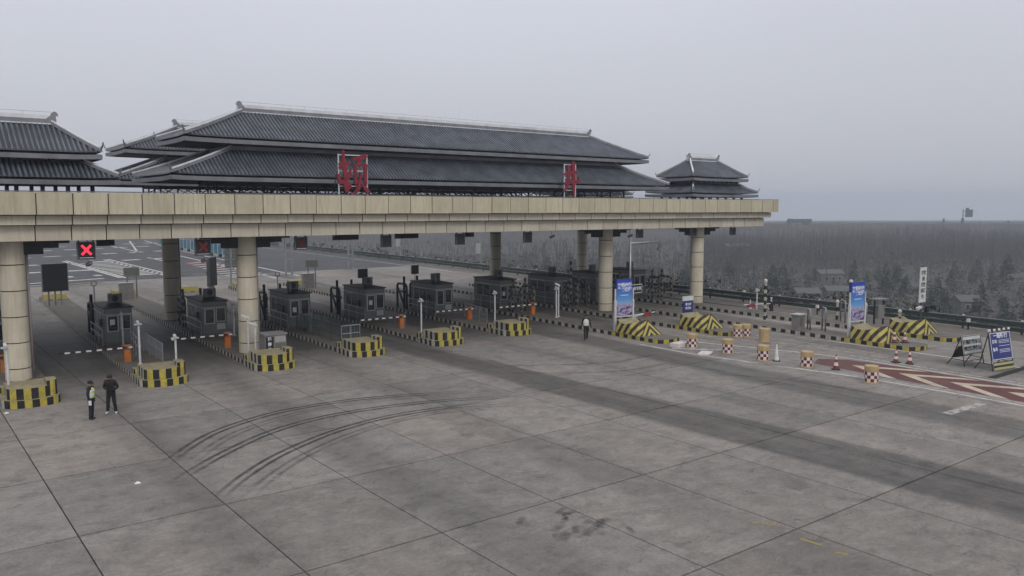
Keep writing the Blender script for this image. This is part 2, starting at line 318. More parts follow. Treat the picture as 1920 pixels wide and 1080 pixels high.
# ------------------------------------------------------------------ mesh builder
class MB:
    def __init__(s): s.v = []; s.f = []; s.m = []; s.uv = None
    def add(s, vs, fs, mi=0):
        o = len(s.v); s.v += [tuple(p) for p in vs]
        for k, f in enumerate(fs):
            s.f.append(tuple(o+i for i in f)); s.m.append(mi[k] if isinstance(mi, (list, tuple)) else mi)
        return s
    def box(s, x0, x1, y0, y1, z0, z1, mi=0):
        return s.add([(x0,y0,z0),(x1,y0,z0),(x1,y1,z0),(x0,y1,z0),(x0,y0,z1),(x1,y0,z1),(x1,y1,z1),(x0,y1,z1)],
                     [(0,3,2,1),(4,5,6,7),(0,1,5,4),(1,2,6,5),(2,3,7,6),(3,0,4,7)], mi)
    def xbox(s, mtx, sx, sy, sz, mi=0):                           # box centred on a matrix
        c = [(x*sx/2, y*sy/2, z*sz/2) for z in (-1,1) for x,y in ((-1,-1),(1,-1),(1,1),(-1,1))]
        return s.add([mtx @ Vector(p) for p in c], [(0,3,2,1),(4,5,6,7),(0,1,5,4),(1,2,6,5),(2,3,7,6),(3,0,4,7)], mi)
    def tube(s, path, r, n=6, mi=0, r1=None, stripes=None):
        P = [Vector(p) for p in path]
        if stripes:                                               # resample so that bands can alternate
            Q = [P[0]]
            for a, b in zip(P, P[1:]):
                k = max(1, int(round((b-a).length/stripes)))
                Q += [a.lerp(b, (j+1)/k) for j in range(k)]
            P = Q
        L = len(P); rings = []; up = None
        for i, p in enumerate(P):
            t = (P[min(i+1, L-1)]-P[max(i-1, 0)]).normalized()
            if up is None:
                up = Vector((0,0,1)) if abs(t.z) < 0.9 else Vector((1,0,0))
            a = t.cross(up).normalized(); b = a.cross(t); up = b
            rr = r if r1 is None else r+(r1-r)*i/(L-1)
            rings.append([p+(a*math.cos(2*math.pi*k/n)+b*math.sin(2*math.pi*k/n))*rr for k in range(n)])
        vs = [q for R_ in rings for q in R_]; fs = []; ms = []
        for i in range(L-1):
            for k in range(n):
                fs.append((i*n+k, i*n+(k+1)%n, (i+1)*n+(k+1)%n, (i+1)*n+k))
                ms.append((mi + ((i + (k*2)//n) % 2)) if stripes else mi)
        fs.append(tuple(range(n-1,-1,-1))); fs.append(tuple((L-1)*n+k for k in range(n))); ms += [mi, mi]
        return s.add(vs, fs, ms)
    def lathe(s, prof, n=16, mi=0, c=(0,0,0), fn=None, cap=True):
        vs = [(c[0]+r*math.cos(2*math.pi*k/n), c[1]+r*math.sin(2*math.pi*k/n), c[2]+z) for r, z in prof for k in range(n)]
        fs = []; ms = []
        for i in range(len(prof)-1):
            for k in range(n):
                fs.append((i*n+k, i*n+(k+1)%n, (i+1)*n+(k+1)%n, (i+1)*n+k)); ms.append(fn(i, k) if fn else mi)
        if cap:
            fs.append(tuple(range(n-1,-1,-1))); fs.append(tuple((len(prof)-1)*n+k for k in range(n))); ms += [mi, mi]
        return s.add(vs, fs, ms)
    def prism(s, poly, z0, z1, mi=0, top=None):
        n = len(poly)
        vs = [(x,y,z0) for x,y in poly]+[(x,y,z1) for x,y in poly]
        fs = [(i,(i+1)%n,n+(i+1)%n,n+i) for i in range(n)]+[tuple(range(n-1,-1,-1)), tuple(range(n,2*n))]
        return s.add(vs, fs, [mi]*(n+1)+[mi if top is None else top])
    def beam(s, path, w, h, mi=0, top=None):                      # rectangular section swept along a path, bottom centre on it
        P = [Vector(p) for p in path]; L = len(P); vs = []; fs = []; ms = []
        for i, p in enumerate(P):
            t = P[min(i+1, L-1)]-P[max(i-1, 0)]; a = Vector((t.y, -t.x, 0)).normalized()*(w/2)
            vs += [p-a, p+a, p+a+Vector((0,0,h)), p-a+Vector((0,0,h))]
        for i in range(L-1):
            o = i*4
            for k in range(4):
                fs.append((o+k, o+(k+1)%4, o+4+(k+1)%4, o+4+k)); ms.append(top if (top is not None and k == 2) else mi)
        fs += [(3,2,1,0), tuple((L-1)*4+k for k in range(4))]; ms += [mi, mi]
        return s.add(vs, fs, ms)
    def striped(s, path, z0, z1, pitch, mats, topm, closed=True):  # walls along a plan path (CCW), banded by length
        P = [Vector((x, y)) for x, y in path]; n = len(P); acc = 0.0
        for i in range(n if closed else n-1):
            a, b = P[i], P[(i+1)%n]; L = (b-a).length
            if L < 1e-6: continue
            nrm = Vector((b.y-a.y, a.x-b.x))/L
            t = 0.0
            while t < L-1e-6:
                nx = min(L, (math.floor((acc+t)/pitch+1e-6)+1)*pitch-acc)
                k = int(math.floor((acc+t)/pitch+1e-6)) % 2
                p0, p1 = a+(b-a)*(t/L), a+(b-a)*(nx/L)
                mi = mats(k, nrm)
                s.add([(p0.x,p0.y,z0),(p1.x,p1.y,z0),(p1.x,p1.y,z1),(p0.x,p0.y,z1)], [(0,1,2,3)], mi); t = nx
            acc += L
        s.add([(p.x, p.y, z1) for p in P], [tuple(range(n))], topm)
        return s
    def mesh(s, name, mats, smooth=False):
        me = bpy.data.meshes.new(name); me.from_pydata(s.v, [], s.f)
        for m in mats: me.materials.append(M[m])
        me.polygons.foreach_set('material_index', s.m)
        if smooth: me.polygons.foreach_set('use_smooth', [True]*len(s.f))
        me.update(); return me
    def build(s, name, mats, parent=None, loc=(0,0,0), rot=(0,0,0), smooth=False):
        return obj(name, s.mesh(name, [mats] if isinstance(mats, str) else mats, smooth), parent, loc, rot)
def obj(name, me, parent=None, loc=(0,0,0), rot=(0,0,0)):
    o = bpy.data.objects.new(name, me); COL.objects.link(o); o.parent = parent; o.location = loc; o.rotation_euler = rot; return o
def tag(o, label=None, cat=None, group=None, kind=None):
    if label: o['label'] = label
    if cat: o['category'] = cat
    if group: o['group'] = group
    if kind: o['kind'] = kind
    return o
def thing(name, label, cat, loc=(0,0,0), rz=0.0, group=None):
    o = bpy.data.objects.new(name, None); COL.objects.link(o); o.location = loc; o.rotation_euler = (0,0,rz); o.empty_display_size = 0.3
    return tag(o, label, cat, group)
def copy_tree(o, parent=None, loc=None, rz=None, label=None):
    c = o.copy(); COL.objects.link(c); c.parent = parent
    if loc is not None: c.location = loc
    if rz is not None: c.rotation_euler = (0,0,rz)
    if label: c['label'] = label
    for ch in o.children: copy_tree(ch, c)
    return c
_txt = {}
def text_mesh(body, size, matname, depth=0.004, bold=0.0):
    k = (body, size, matname)
    if k in _txt: return _txt[k]
    c = bpy.data.curves.new('t', 'FONT'); c.body = body; c.size = size; c.align_x = 'CENTER'; c.align_y = 'CENTER'; c.extrude = depth; c.offset = bold
    c.space_line = 1.35 if body.count('\n') > 2 else 1.0
    o = bpy.data.objects.new('t', c); COL.objects.link(o)
    me = bpy.data.meshes.new_from_object(o.evaluated_get(bpy.context.evaluated_depsgraph_get()))
    bpy.data.objects.remove(o); bpy.data.curves.remove(c)
    me.materials.clear(); me.materials.append(M[matname]); _txt[k] = me; return me
def lettering(body, size, matname, parent, loc, rot=(math.pi/2,0,0), bold=0.0, name='lettering', sx=1.0):
    o = obj(name, text_mesh(body, size, matname, bold=bold), parent, loc, rot); o.scale = (sx, 1, 1); return o
def strip(path, w, z, matname, name, parent=None):                # flat sheet along a ground path
    P = [Vector((p[0], p[1])) for p in path]; L = len(P); mb = MB(); vs = []; acc = [0]
    for a, b in zip(P, P[1:]): acc.append(acc[-1]+(b-a).length)
    for i, p in enumerate(P):
        t = (P[min(i+1, L-1)]-P[max(i-1, 0)]).normalized(); a = Vector((-t.y, t.x))*(w/2)
        vs += [(p.x-a.x, p.y-a.y, z), (p.x+a.x, p.y+a.y, z)]
    mb.add(vs, [(2*i+2, 2*i+3, 2*i+1, 2*i) for i in range(L-1)])
    o = mb.build(name, matname, parent); uvl = o.data.uv_layers.new(name='UVMap')
    for lp in o.data.loops:
        vi = lp.vertex_index; uvl.data[lp.index].uv = (vi % 2, acc[vi//2]/acc[-1])
    return o
def spline(pts, n=10):
    P = [Vector(p) for p in pts]; P = [2*P[0]-P[1]]+P+[2*P[-1]-P[-2]]; out = []
    for i in range(1, len(P)-2):
        for k in range(n):
            t = k/n; a, b, c, d = P[i-1], P[i], P[i+1], P[i+2]
            out.append(0.5*((2*b)+(c-a)*t+(2*a-5*b+4*c-d)*t*t+(3*b-a-3*c+d)*t**3))
    out.append(P[-2]); return out

# ================================================================== GROUND
FW = Vector((math.sin(YAW), math.cos(YAW))); RT = Vector((math.cos(YAW), -math.sin(YAW)))   # the far ridge runs along RT
def sstep(a, b, x):
    t = min(1.0, max(0.0, (x-a)/(b-a))); return t*t*(3-2*t)
def hnoise(x, y):
    return (math.sin(x*0.031+1.3)*math.cos(y*0.027-0.4)+0.5*math.sin(x*0.083-y*0.061)+0.25*math.sin(x*0.17+y*0.21))
RIDGE_T, RIDGE_Z = 452.0, -2.55
def terrain(x, y):
    t = x*FW.x+y*FW.y
    if x <= 63.0: return -0.12
    e_ = x-63.0
    low = -13.0*sstep(0, 34, e_)
    rise = 2.6*sstep(225, 420, t)+(RIDGE_Z+13.0-2.6)*min(1.0, max(0.0, (t-412)/(RIDGE_T-6-412)))
    z = low + rise*sstep(0, 60, e_)
    z += hnoise(x, y)*0.9*sstep(10, 40, e_)*(1-sstep(400, RIDGE_T-8, t))
    if t > RIDGE_T: z = RIDGE_Z*sstep(0, 60, e_) - 0.12*(1-sstep(0, 60, e_)) - 0.02*(t-RIDGE_T-30 if t > RIDGE_T+30 else 0)
    return z
def make_terrain():
    ts = sorted(set([-150,-60,0,20] + list(range(30, 240, 8)) + list(range(240, 462, 6)) + [452, 466, 490, 540, 620, 800, 1200, 2000, 3500]))
    rs = [-2500,-1200,-700,-400,-250] + list(range(-200, 640, 10)) + [680,760,900,1200,1800,2600]
    vs = []; fs = []; n = len(rs)
    for t in ts:
        for r in rs:
            x = FW.x*t+RT.x*r; y = FW.y*t+RT.y*r; vs.append((x, y, terrain(x, y)))
    for i in range(len(ts)-1):
        for j in range(n-1): fs.append((i*n+j, i*n+j+1, (i+1)*n+j+1, (i+1)*n+j))
    o = MB().add(vs, fs).build('terrain', 'earth', smooth=True); tag(o, kind='structure')
    return o
make_terrain()
# concrete plaza: individual slabs over a dark joint bed
PA, PB, PTH, PX, PY = 4.026, 5.900, 0.0417, 3.638, 7.174
bed = MB().box(-34, 61.2, -30, 112, -0.10, -0.05).build('plaza', 'joint_filler'); tag(bed, kind='structure')
c_, s_ = math.cos(PTH), math.sin(PTH)
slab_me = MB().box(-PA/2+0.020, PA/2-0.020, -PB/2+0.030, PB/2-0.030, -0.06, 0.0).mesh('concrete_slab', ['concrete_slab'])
def inview(x, y):
    d = Vector((x, y, -H)); w = d.dot(_f)
    return w > 2 and abs(d.dot(_R)/w) < 0.72 and abs(d.dot(_D)/w) < 0.46
rest = MB()
for i in range(-10, 17):
    for j in range(-6, 18):
        gx, gy = PA*(i+0.5), PB*(j+0.5); x = PX+c_*gx-s_*gy; y = PY+s_*gx+c_*gy
        if x > 61.3 or y > 110: continue
        if x > 59.0: continue
        seen = any(inview(x+a*2, y+b*3) for a in (-1,0,1) for b in (-1,0,1))
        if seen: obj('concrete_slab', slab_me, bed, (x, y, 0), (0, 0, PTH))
        else:
            hx, hy = PA/2-0.011, PB/2-0.011
            cs = [(x+c_*a-s_*b, y+s_*a+c_*b) for a, b in ((-hx,-hy),(hx,-hy),(hx,hy),(-hx,hy))]
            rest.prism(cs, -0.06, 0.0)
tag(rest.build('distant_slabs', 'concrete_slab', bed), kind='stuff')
vz = MB().box(58.6, 62.6, -30, 112, -0.10, 0.012).build('verge', 'island_top'); tag(vz, kind='structure')
road = MB().box(-160, 62.6, 108.5, 420, -0.10, 0.004).build('highway', 'asphalt'); tag(road, kind='structure')

# markings on the plaza (sheets 4 mm up), children of the plaza
def line(pts, w=0.16, m='marking_white', z=0.004, name='lane_line', parent=bed): return strip(pts, w, z, m, name, parent)
line([(37.4,38.6),(37.6,34),(38.6,29.2),(39.6,24.6),(39.9,19.5),(40.0,14),(40.0,6)], 0.18)
line([(38.2,30.6),(39.9,25.0),(40.35,19.5),(40.45,14),(40.45,6)], 0.14, 'marking_worn')
line([(40.6,38.4),(42.2,34.0),(43.6,30.0),(44.15,27.0),(44.3,20),(44.3,6)], 0.17)
line([(44.9,28.4),(44.85,20),(44.85,6)], 0.17, 'marking_worn')
line([(44.0,36.6),(45.3,33.4),(45.9,30.2),(45.9,26.6)], 0.14, 'marking_worn')
line([(48.55,32.4),(49.0,27),(49.2,22),(49.2,8)], 0.17)
line([(46.7,37.4),(46.8,27.6)], 0.12, 'marking_worn')
line([(43.5,37.6),(43.5,62)], 0.12, 'marking_worn'); line([(40.9,42),(40.9,62)], 0.12, 'marking_worn'); line([(48.2,33),(48.3,60)], 0.12, 'marking_worn'); line([(53.6,32),(53.5,58)], 0.12)
line([(35.7,17.9),(38.9,17.95)], 0.42, 'marking_worn'); line([(38.0,36.4),(40.4,33.8)], 0.5, 'marking_worn'); line([(39.6,34.4),(41.0,31.2)], 0.12, 'marking_worn')
line([(44.9,20.35),(56.5,20.9)], 0.45, 'joint_filler', name='drain_strip')
red = MB().add([(41.0,28.2,0.004),(40.7,24.5,0.004),(40.65,6,0.004),(44.0,6,0.004),(43.95,24.5,0.004),(43.5,27.6,0.004),(42.4,28.9,0.004)], [tuple(range(7))]).build('red_hatching', 'marking_red', bed)
for k in range(8):
    y = 26.6-k*2.75
    for sgn in (-1, 1):
        x1 = 42.25+sgn*1.55
        MB().add([(42.25, y, 0.008), (42.25, y-0.95, 0.008), (x1, y-3.55, 0.008), (x1, y-2.7, 0.008)], [(0,1,2,3) if sgn > 0 else (3,2,1,0)]).build('chevron_arm', 'marking_cream', bed)
for x, y0, y1 in ((16.9,62,84),(22.9,62,84),(28.9,60,82),(34.9,62,84)): line([(x+0.4, y0), (x+0.4, y1)], 0.12, 'marking_worn')
for x in (12.4, 18.4, 24.4, 30.4):
    for k in range(4): line([(x-1.2, 79+k*0.9), (x+1.2, 79+k*0.9)], 0.4, 'marking_worn')
# curved tyre tracks (double wheels)
arcs = [[(6.3,30.1),(6.63,30.64),(8.86,33.3),(11.65,34.9),(14.22,35.3),(16.77,35.1),(20.3,33.9),(22.0,33.0)],
        [(6.2,27.9),(6.67,28.59),(8.67,30.53),(11.13,32.3),(14.12,33.2),(17.81,33.0),(20.9,32.0),(23.4,30.6)],
        [(6.9,25.3),(7.17,26.01),(8.53,27.61),(10.44,29.26),(13.25,30.85),(16.4,31.6),(19.8,31.2),(22.4,30.3)]]
for a in arcs + [[(x+0.5, y-0.75) for x, y in arcs[0]], [(x+0.6, y-0.7) for x, y in arcs[2]]]:
    tm_ = 'tyre_rubber' if a in arcs else 'tyre_faint'
    sp_ = spline([(x, y, 0) for x, y in a], 8)
    for off in (-0.17, 0.17):
        pts = []
        for i, p in enumerate(sp_):
            t = (sp_[min(i+1, len(sp_)-1)]-sp_[max(0, i-1)]).normalized(); pts.append((p.x-t.y*off, p.y+t.x*off))
        strip(pts, 0.22, 0.004, tm_, 'tyre_track', bed)
for a in ([(24.5,36.5),(30.5,33.0),(36,33.5)], [(25.5,38.2),(31.5,35.2),(37,35.8)], [(34,30),(36.2,25.5),(36.9,20)]):
    strip([(p.x, p.y) for p in spline([(x, y, 0) for x, y in a], 8)], 0.35, 0.004, 'tyre_faint', 'tyre_track', bed)

for k in range(22):
    p = gp(random.gauss(1095, 60), random.gauss(985, 14)); L_ = random.uniform(.25, .9); a_ = random.gauss(0.55, .35)
    strip([(p.x+math.cos(a_)*L_*q_, p.y+math.sin(a_)*L_*q_) for q_ in (-.5, -.2, .2, .5)], random.uniform(.15, .5), 0.004, 'tyre_faint', 'oil_smear', bed)
for px_, py_, qx, qy in ((1405,980,1455,984), (1375,950,1390,958), (1500,1010,1540,1022), (1565,1035,1590,1040)):
    a_, b_ = gp(px_, py_), gp(qx, qy); strip([(a_.x, a_.y), (b_.x, b_.y)], 0.10, 0.004, 'marking_yellow', 'paint_scrap', bed)
# markings on the highway beyond
def px_line(p0, p1, w, dash=None, m='marking_white'):
    a, b = gp(*p0), gp(*p1)
    if dash is None: line([(a.x, a.y), (b.x, b.y)], w, m, 0.010, 'lane_line', road); return
    L = (b-a).length; d = (b-a)/L; t = 0
    while t < L:
        p = a+d*t; q_ = a+d*min(L, t+dash[0]); line([(p.x, p.y), (q_.x, q_.y)], w, m, 0.010, 'lane_dash', road); t += dash[0]+dash[1]
for a, b in (((-40,476),(310,460)), ((-40,488),(310,470)), ((-40,503),(310,484)), ((-40,516),(200,505)), ((0,526),(190,516)), ((0,467.5),(300,455))):
    px_line(a, b, 1.7, (2.8, 2.4))
px_line((0,536),(195,522),0.9); px_line((0,541),(195,530),0.6,m='joint_filler')
for a, b in (((118,490),(226,521)), ((124,489),(236,521)), ((195,487),(312,517)), ((202,486),(318,514)), ((270,451),(312,462)), ((173,453),(258,472)), ((243,452),(258,473)), ((276,483),(312,490)), ((338,470),(560,517)), ((338,480),(520,522))):
    px_line(a, b, 0.42)
for k in range(11):
    t = k/10; a = Vector((150,495)).lerp(Vector((232,517)), t); b = Vector((222,492)).lerp(Vector((305,513)), t)
    px_line((a.x, a.y), (b.x, b.y), 1.1)
for k in range(9):
    t = k/8; a = Vector((352,494)).lerp(Vector((430,520)), t); b = Vector((400,490)).lerp(Vector((500,514)), t)
    px_line((a.x, a.y), (b.x, b.y), 0.8)
a, b, c, d = gp(352,486), gp(420,497), gp(424,508), gp(352,496)
MB().add([(p.x, p.y, 0.007) for p in (a, d, c, b)], [(0,1,2,3)]).build('red_hatching', 'marking_red', road)
line([(57.6,96),(57.9,120),(57.6,150),(57.6,200)], 0.22, 'marking_white', 0.010, 'lane_line', road)
for o in list(bed.children)+list(road.children):                 # sheets must face up
    if o.data and len(o.data.polygons) and o.data.polygons[0].normal.z < 0 and o.name.split('.')[0] in ('lane_line','lane_dash','tyre_track','red_hatching','chevron_arm','drain_strip','oil_smear','paint_scrap'):
        o.data.flip_normals()

# ================================================================== CANOPY
TH = math.radians(2.58); U = Vector((math.cos(TH), math.sin(TH))); V = Vector((-U.y, U.x)); C0 = Vector((3.24, 48.0)); TILT = 0.0052
def cw(s, v): p = C0+U*s+V*v; return p.x, p.y
canopy = thing('toll_canopy', 'long beige panelled toll station canopy on round columns', 'canopy', (C0.x, C0.y, 0))
canopy.rotation_euler = (0, TILT, TH)
P0, PW = 0.97-4*1.605, 1.605
rows = [(-2.0, 8.60, 9.72, 61.2, 'beige_panel'), (-1.62, 8.10, 8.585, 60.65, 'beige_panel_pale'), (-1.24, 7.30, 8.085, 60.08, 'beige_panel_pale')]
core = MB()
core.box(-5.4, 61.1, -1.93, 23.0, 8.62, 9.66); core.box(-5.4, 60.5, -1.55, 22.5, 8.11, 8.62); core.box(-5.4, 59.9, -1.17, 22.0, 7.34, 8.11)
core.build('deck', 'canopy_inner', canopy)
for v0, z0, z1, send, mt in rows:
    me = {}
    k = 0; s0 = P0
    while s0 < send-0.2:
        s1 = min(s0+PW, send)
        if send-s1 < 0.5: s1 = send
        key = round(s1-s0, 2)
        if key not in me: me[key] = MB().box(0.026, (s1-s0)-0.026, -0.07, 0, 0.014, z1-z0-0.014).mesh('fascia_panel', [mt])
        obj('fascia_panel', me[key], canopy, (s0, v0+random.uniform(-0.012, 0.012), z0+random.uniform(-0.006, 0.006))); s0 = s1
    y = v0+0.02; ey = 23.0+v0
    while y < 22:                                                # panels on the right-hand return
        obj('fascia_panel', MB().box(0, 0.07, 0.011, 1.59, 0.008, z1-z0-0.008).mesh('fascia_panel', [mt]), canopy, (send-0.06, y, z0)); y += PW*2 if False else PW
MB().beam([(-5.4,-2.0,9.722),(61.2,-2.0,9.722)], 0.16, 0.05).build('coping', 'grey_steel', canopy)
# columns with clad drums and a drain pipe
def column(wx, wy, label=None):
    p = Vector((wx, wy)); rel = p-C0; s, v = rel.dot(U), rel.dot(V); top = 7.345-TILT*s
    c = thing('column', 'x', 'x', (wx, wy, 0)); del c['label']; del c['category']
    c.parent = canopy; c.matrix_parent_inverse = canopy_inv
    z = 0.25; k = 0
    MB().lathe([(0.53,0.0),(0.53,top+0.02)], 20).build('core', 'joint_filler', c, smooth=False)
    hs = 1.31; first = 0.62
    while z < top-0.02:
        z1 = min(top, z+(first if k == 0 else hs))
        MB().lathe([(0.55,z+0.026),(0.585,z+0.026),(0.585,z1-0.026),(0.55,z1-0.026)], 28, cap=False).build('drum_panel', 'column_panel', c, smooth=False); z = z1; k += 1
    MB().tube([(0.66,0.12,0.25),(0.66,0.12,top)], 0.075, 8).build('drain_pipe', 'pipe_pink', c, smooth=True)
    MB().box(0.56,0.62,-0.05,0.3,0.25,top).build('pipe_bracket', 'grey_steel', c)
    cb = MB()
    for sg in (-1, 1):
        cb.box(sg*0.5 if sg > 0 else -2.6, 2.6 if sg > 0 else -0.5, -0.25, 0.25, top-0.22, top+0.02); cb.box(0.5 if sg > 0 else -2.1, 2.1 if sg > 0 else -0.5, -0.245, 0.245, top-0.45, top-0.22)
        cb.box(0.5 if sg > 0 else -1.4, 1.4 if sg > 0 else -0.5, -0.24, 0.24, top-0.75, top-0.45)
    cb.build('corbel', 'canopy_inner', c)
    return c
bpy.context.view_layer.update(); canopy_inv = canopy.matrix_world.inverted()
for wx, wy in ((3.35,48.3),(15.4,49.3),(45.7,51.4),(56.0,50.8),(15.1,66.9),(47.4,70.2),(59.3,70.6),(3.2,66.5)): column(wx, wy)

# ------------------------------------------------------------------ roofs on the canopy
def roof_group(name, label, s0, s1, d0, d1, lo, hi, ridge, lower_h, group=None, lattice=True):
    """lo: eave height, skirt top, inset; hi: eave height, side overhang inset; ridge: height, inset"""
    R_ = thing(name, label, 'roof', (0,0,0), 0, group)
    R_.location = (C0.x, C0.y, 0); R_.rotation_euler = (0, TILT, TH)
    T = 9.67
    def tier(pname, a0, a1, b0, b1, ze, i0, i1, j0, j1, zi):
        def prof(f): return ze+(zi-ze)*(0.92*f+0.08*f*f)
        def lift(u_): return 0.05*max(0, 1-u_/2.0)**2            # eaves sweep up near the corners
        N = 5
        # corner-to-corner slopes as grids
        mb = MB()
        quads = [((a0,b0),(a1,b0),(i1,j0),(i0,j0)), ((a1,b0),(a1,b1),(i1,j1),(i1,j0)), ((a1,b1),(a0,b1),(i0,j1),(i1,j1)), ((a0,b1),(a0,b0),(i0,j0),(i0,j1))]
        ribs = MB()
        for (A, B, C, D) in quads:
            A, B, C, D = (Vector(q_) for q_ in (A, B, C, D)); L = (B-A).length; K = max(2, int(L/1.2))
            def pt(u_, f, dz=0):
                o_ = A.lerp(B, u_); i_ = D.lerp(C, u_); p = o_.lerp(i_, f)
                l = lift(min(u_, 1-u_)*L)*(1-f)
                return Vector((p.x, p.y, T+prof(f)+l+dz))
            vs = [pt(u_/K, f/N) for f in range(N+1) for u_ in range(K+1)]
            fs = [(f*(K+1)+k, f*(K+1)+k+1, (f+1)*(K+1)+k+1, (f+1)*(K+1)+k) for f in range(N) for k in range(K)]
            mb.add(vs, fs)
            # ribs run straight up the slope and stop at the hips
            ax = (B-A)/L; inn = Vector((-ax.y, ax.x)); depth = (D-A).dot(inn)
            sD = (D-A).dot(ax); sC = L-(C-A).dot(ax)
            n = int(L/0.235)
            for k in range(1, n):
                x = k*L/n
                fm = 1.0
                if x < sD: fm = x/sD
                if L-x < sC: fm = min(fm, (L-x)/sC)
                if fm < 0.06: continue
                pts = []
                for q_ in range(4):
                    f = fm*q_/3; p = A+ax*x+inn*(depth*f); pts.append(Vector((p.x, p.y, T+prof(f)+lift(min(x, L-x))*(1-f))))
                w = 0.066; vs = []
                for p in pts:
                    l_ = p-Vector((ax.x, ax.y, 0))*w; r_ = p+Vector((ax.x, ax.y, 0))*w
                    vs += [l_, p-Vector((ax.x, ax.y, 0))*0.034+Vector((0,0,0.085)), p+Vector((ax.x, ax.y, 0))*0.034+Vector((0,0,0.085)), r_]
                fs = [(4*q_+c, 4*q_+c+1, 4*q_+c+5, 4*q_+c+4) for q_ in range(3) for c in range(3)]+[(0,1,2,3)]
                ribs.add(vs, fs)
        rf = mb.build(pname, 'tile_roof', R_)
        tag(ribs.build('tile_rib', 'tile_rib', rf), kind='stuff')
        # eave board, dark gap and soffit
        for (A, B) in (((a0,b0),(a1,b0)), ((a1,b0),(a1,b1)), ((a1,b1),(a0,b1)), ((a0,b1),(a0,b0))):
            A, B = Vector(A), Vector(B); L = (B-A).length; K = 12
            pth = []
            for k in range(K+1):
                u_ = 0.5-0.5*math.cos(math.pi*k/K); p = A.lerp(B, u_); pth.append((p.x, p.y, T+ze+lift(min(u_, 1-u_)*L)-0.36))
            MB().beam(pth, 0.10, 0.24).build('eave_board', 'eave_grey', rf)
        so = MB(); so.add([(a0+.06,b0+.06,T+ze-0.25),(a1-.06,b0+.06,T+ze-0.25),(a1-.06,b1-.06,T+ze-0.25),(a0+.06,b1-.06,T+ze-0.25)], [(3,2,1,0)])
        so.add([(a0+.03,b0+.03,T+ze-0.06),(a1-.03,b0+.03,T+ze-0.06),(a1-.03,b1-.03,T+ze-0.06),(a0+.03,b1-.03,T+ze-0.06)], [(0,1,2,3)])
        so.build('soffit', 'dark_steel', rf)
        for (o_, i_) in (((a0,b0),(i0,j0)), ((a1,b0),(i1,j0)), ((a1,b1),(i1,j1)), ((a0,b1),(i0,j1))):
            o_, i_ = Vector(o_), Vector(i_); pth = []
            for k in range(9):
                f = 1-k/8; p = o_.lerp(i_, f); pth.append((p.x, p.y, T+prof(f)+0.05*(1-f)**3+0.02))
            dr = (o_-i_).normalized(); e1 = o_+dr*0.08
            hp = MB().beam(pth, 0.18, 0.17).build('hip_ridge', 'ridge_grey', rf)
            MB().beam([(x, y, z+0.175) for x, y, z in pth], 0.12, 0.07).build('ridge_cap', 'ridge_white', hp)
            z0 = pth[-1][2]
            MB().beam([(o_.x-dr.x*.1, o_.y-dr.y*.1, z0+0.14), (e1.x, e1.y, z0+0.20), (e1.x+dr.x*.05, e1.y+dr.y*.05, z0+0.40)], 0.10, 0.11).build('hip_finial', 'eave_grey', hp)
        return rf
    ze, zs, ins = lo
    q_ = 1.8 if lattice else 1.15
    ui0, ui1, uj0, uj1 = s0+ins*q_, s1-ins*q_, d0+ins, d1-ins
    tier('lower_roof', s0, s1, d0, d1, ze, ui0, ui1, uj0, uj1, zs)
    zu, ov, ovd = hi
    a0, a1, b0, b1 = s0+ov, s1-ov, d0+ovd, d1-ovd
    zr, rin = ridge; dm = (d0+d1)/2
    up = tier('upper_roof', a0, a1, b0, b1, zu, a0+rin, a1-rin, dm-0.12, dm+0.12, zr)
    T_ = T
    MB().box(ui0+0.05, ui1-0.05, uj0+0.05, uj1-0.05, T_+zs-0.10, T_+zu-0.2).build('clerestory_wall', 'dark_steel', R_)
    MB().beam([(ui0-0.05,uj0-0.04,T_+zs-0.02),(ui1+0.05,uj0-0.04,T_+zs-0.02)], 0.2, 0.22).build('sill_band', 'eave_grey', R_)
    MB().beam([(ui0-0.04,uj1,T_+zs-0.02),(ui0-0.04,uj0,T_+zs-0.02)], 0.2, 0.22).build('sill_band', 'eave_grey', R_)
    # main ridge with end finials
    r0, r1 = a0+rin, a1-rin; z = T_+zr
    L = r1-r0; n = max(1, int(L/5)); g = MB()
    rd = MB().beam([(r0-0.1,dm,z),(r1+0.1,dm,z)], 0.30, 0.30).build('main_ridge', 'ridge_grey', up)
    MB().beam([(r0-0.1,dm,z+0.305),(r1+0.1,dm,z+0.305)], 0.24, 0.20).build('ridge_cap', 'ridge_white', rd)
    MB().beam([(r0-0.1,dm-0.16,z+0.02),(r1+0.1,dm-0.16,z+0.02)], 0.03, 0.06).build('ridge_moulding', 'ridge_white', rd)
    for sg, x in ((-1, r0), (1, r1)):
        poly = [(a_*.8, b_*.78) for a_, b_ in [(0.35,0),(0.30,0.45),(0.10,0.60),(0.02,0.80),(-0.16,0.92),(-0.34,0.84),(-0.40,0.62),(-0.30,0.66),(-0.24,0.55),(-0.28,0.30),(-0.22,0)]]
        vs = [(x-sg*px_, dm-0.13, z+py_) for px_, py_ in poly]+[(x-sg*px_, dm+0.13, z+py_) for px_, py_ in poly]; n_ = len(poly)
        f1 = tuple(range(n_)); f2 = tuple(range(2*n_-1, n_-1, -1)); sides = [(i, i+n_, (i+1)%n_+n_, (i+1)%n_) for i in range(n_)]
        MB().add(vs, [f1, f2]+sides, [0, 0]+[1]*n_).build('ridge_finial', ['ridge_grey', 'ridge_white'], rd)
    w = MB()
    w.tube([(r0,dm,z+0.68),(r1,dm,z+0.68)], 0.006, 4)
    x = r0+1.2
    while x < r1: w.tube([(x,dm,z+0.4),(x,dm,z+0.69)], 0.006, 4); x += 1.5
    w.build('lightning_wire', 'black_steel', rd)
    # steel frame between the deck and the lower eave
    fr = MB(); x0, x1, y0, y1 = ui0-0.6, ui1+0.6, uj0-0.5, uj1+0.5
    topz = T_+ze-0.22
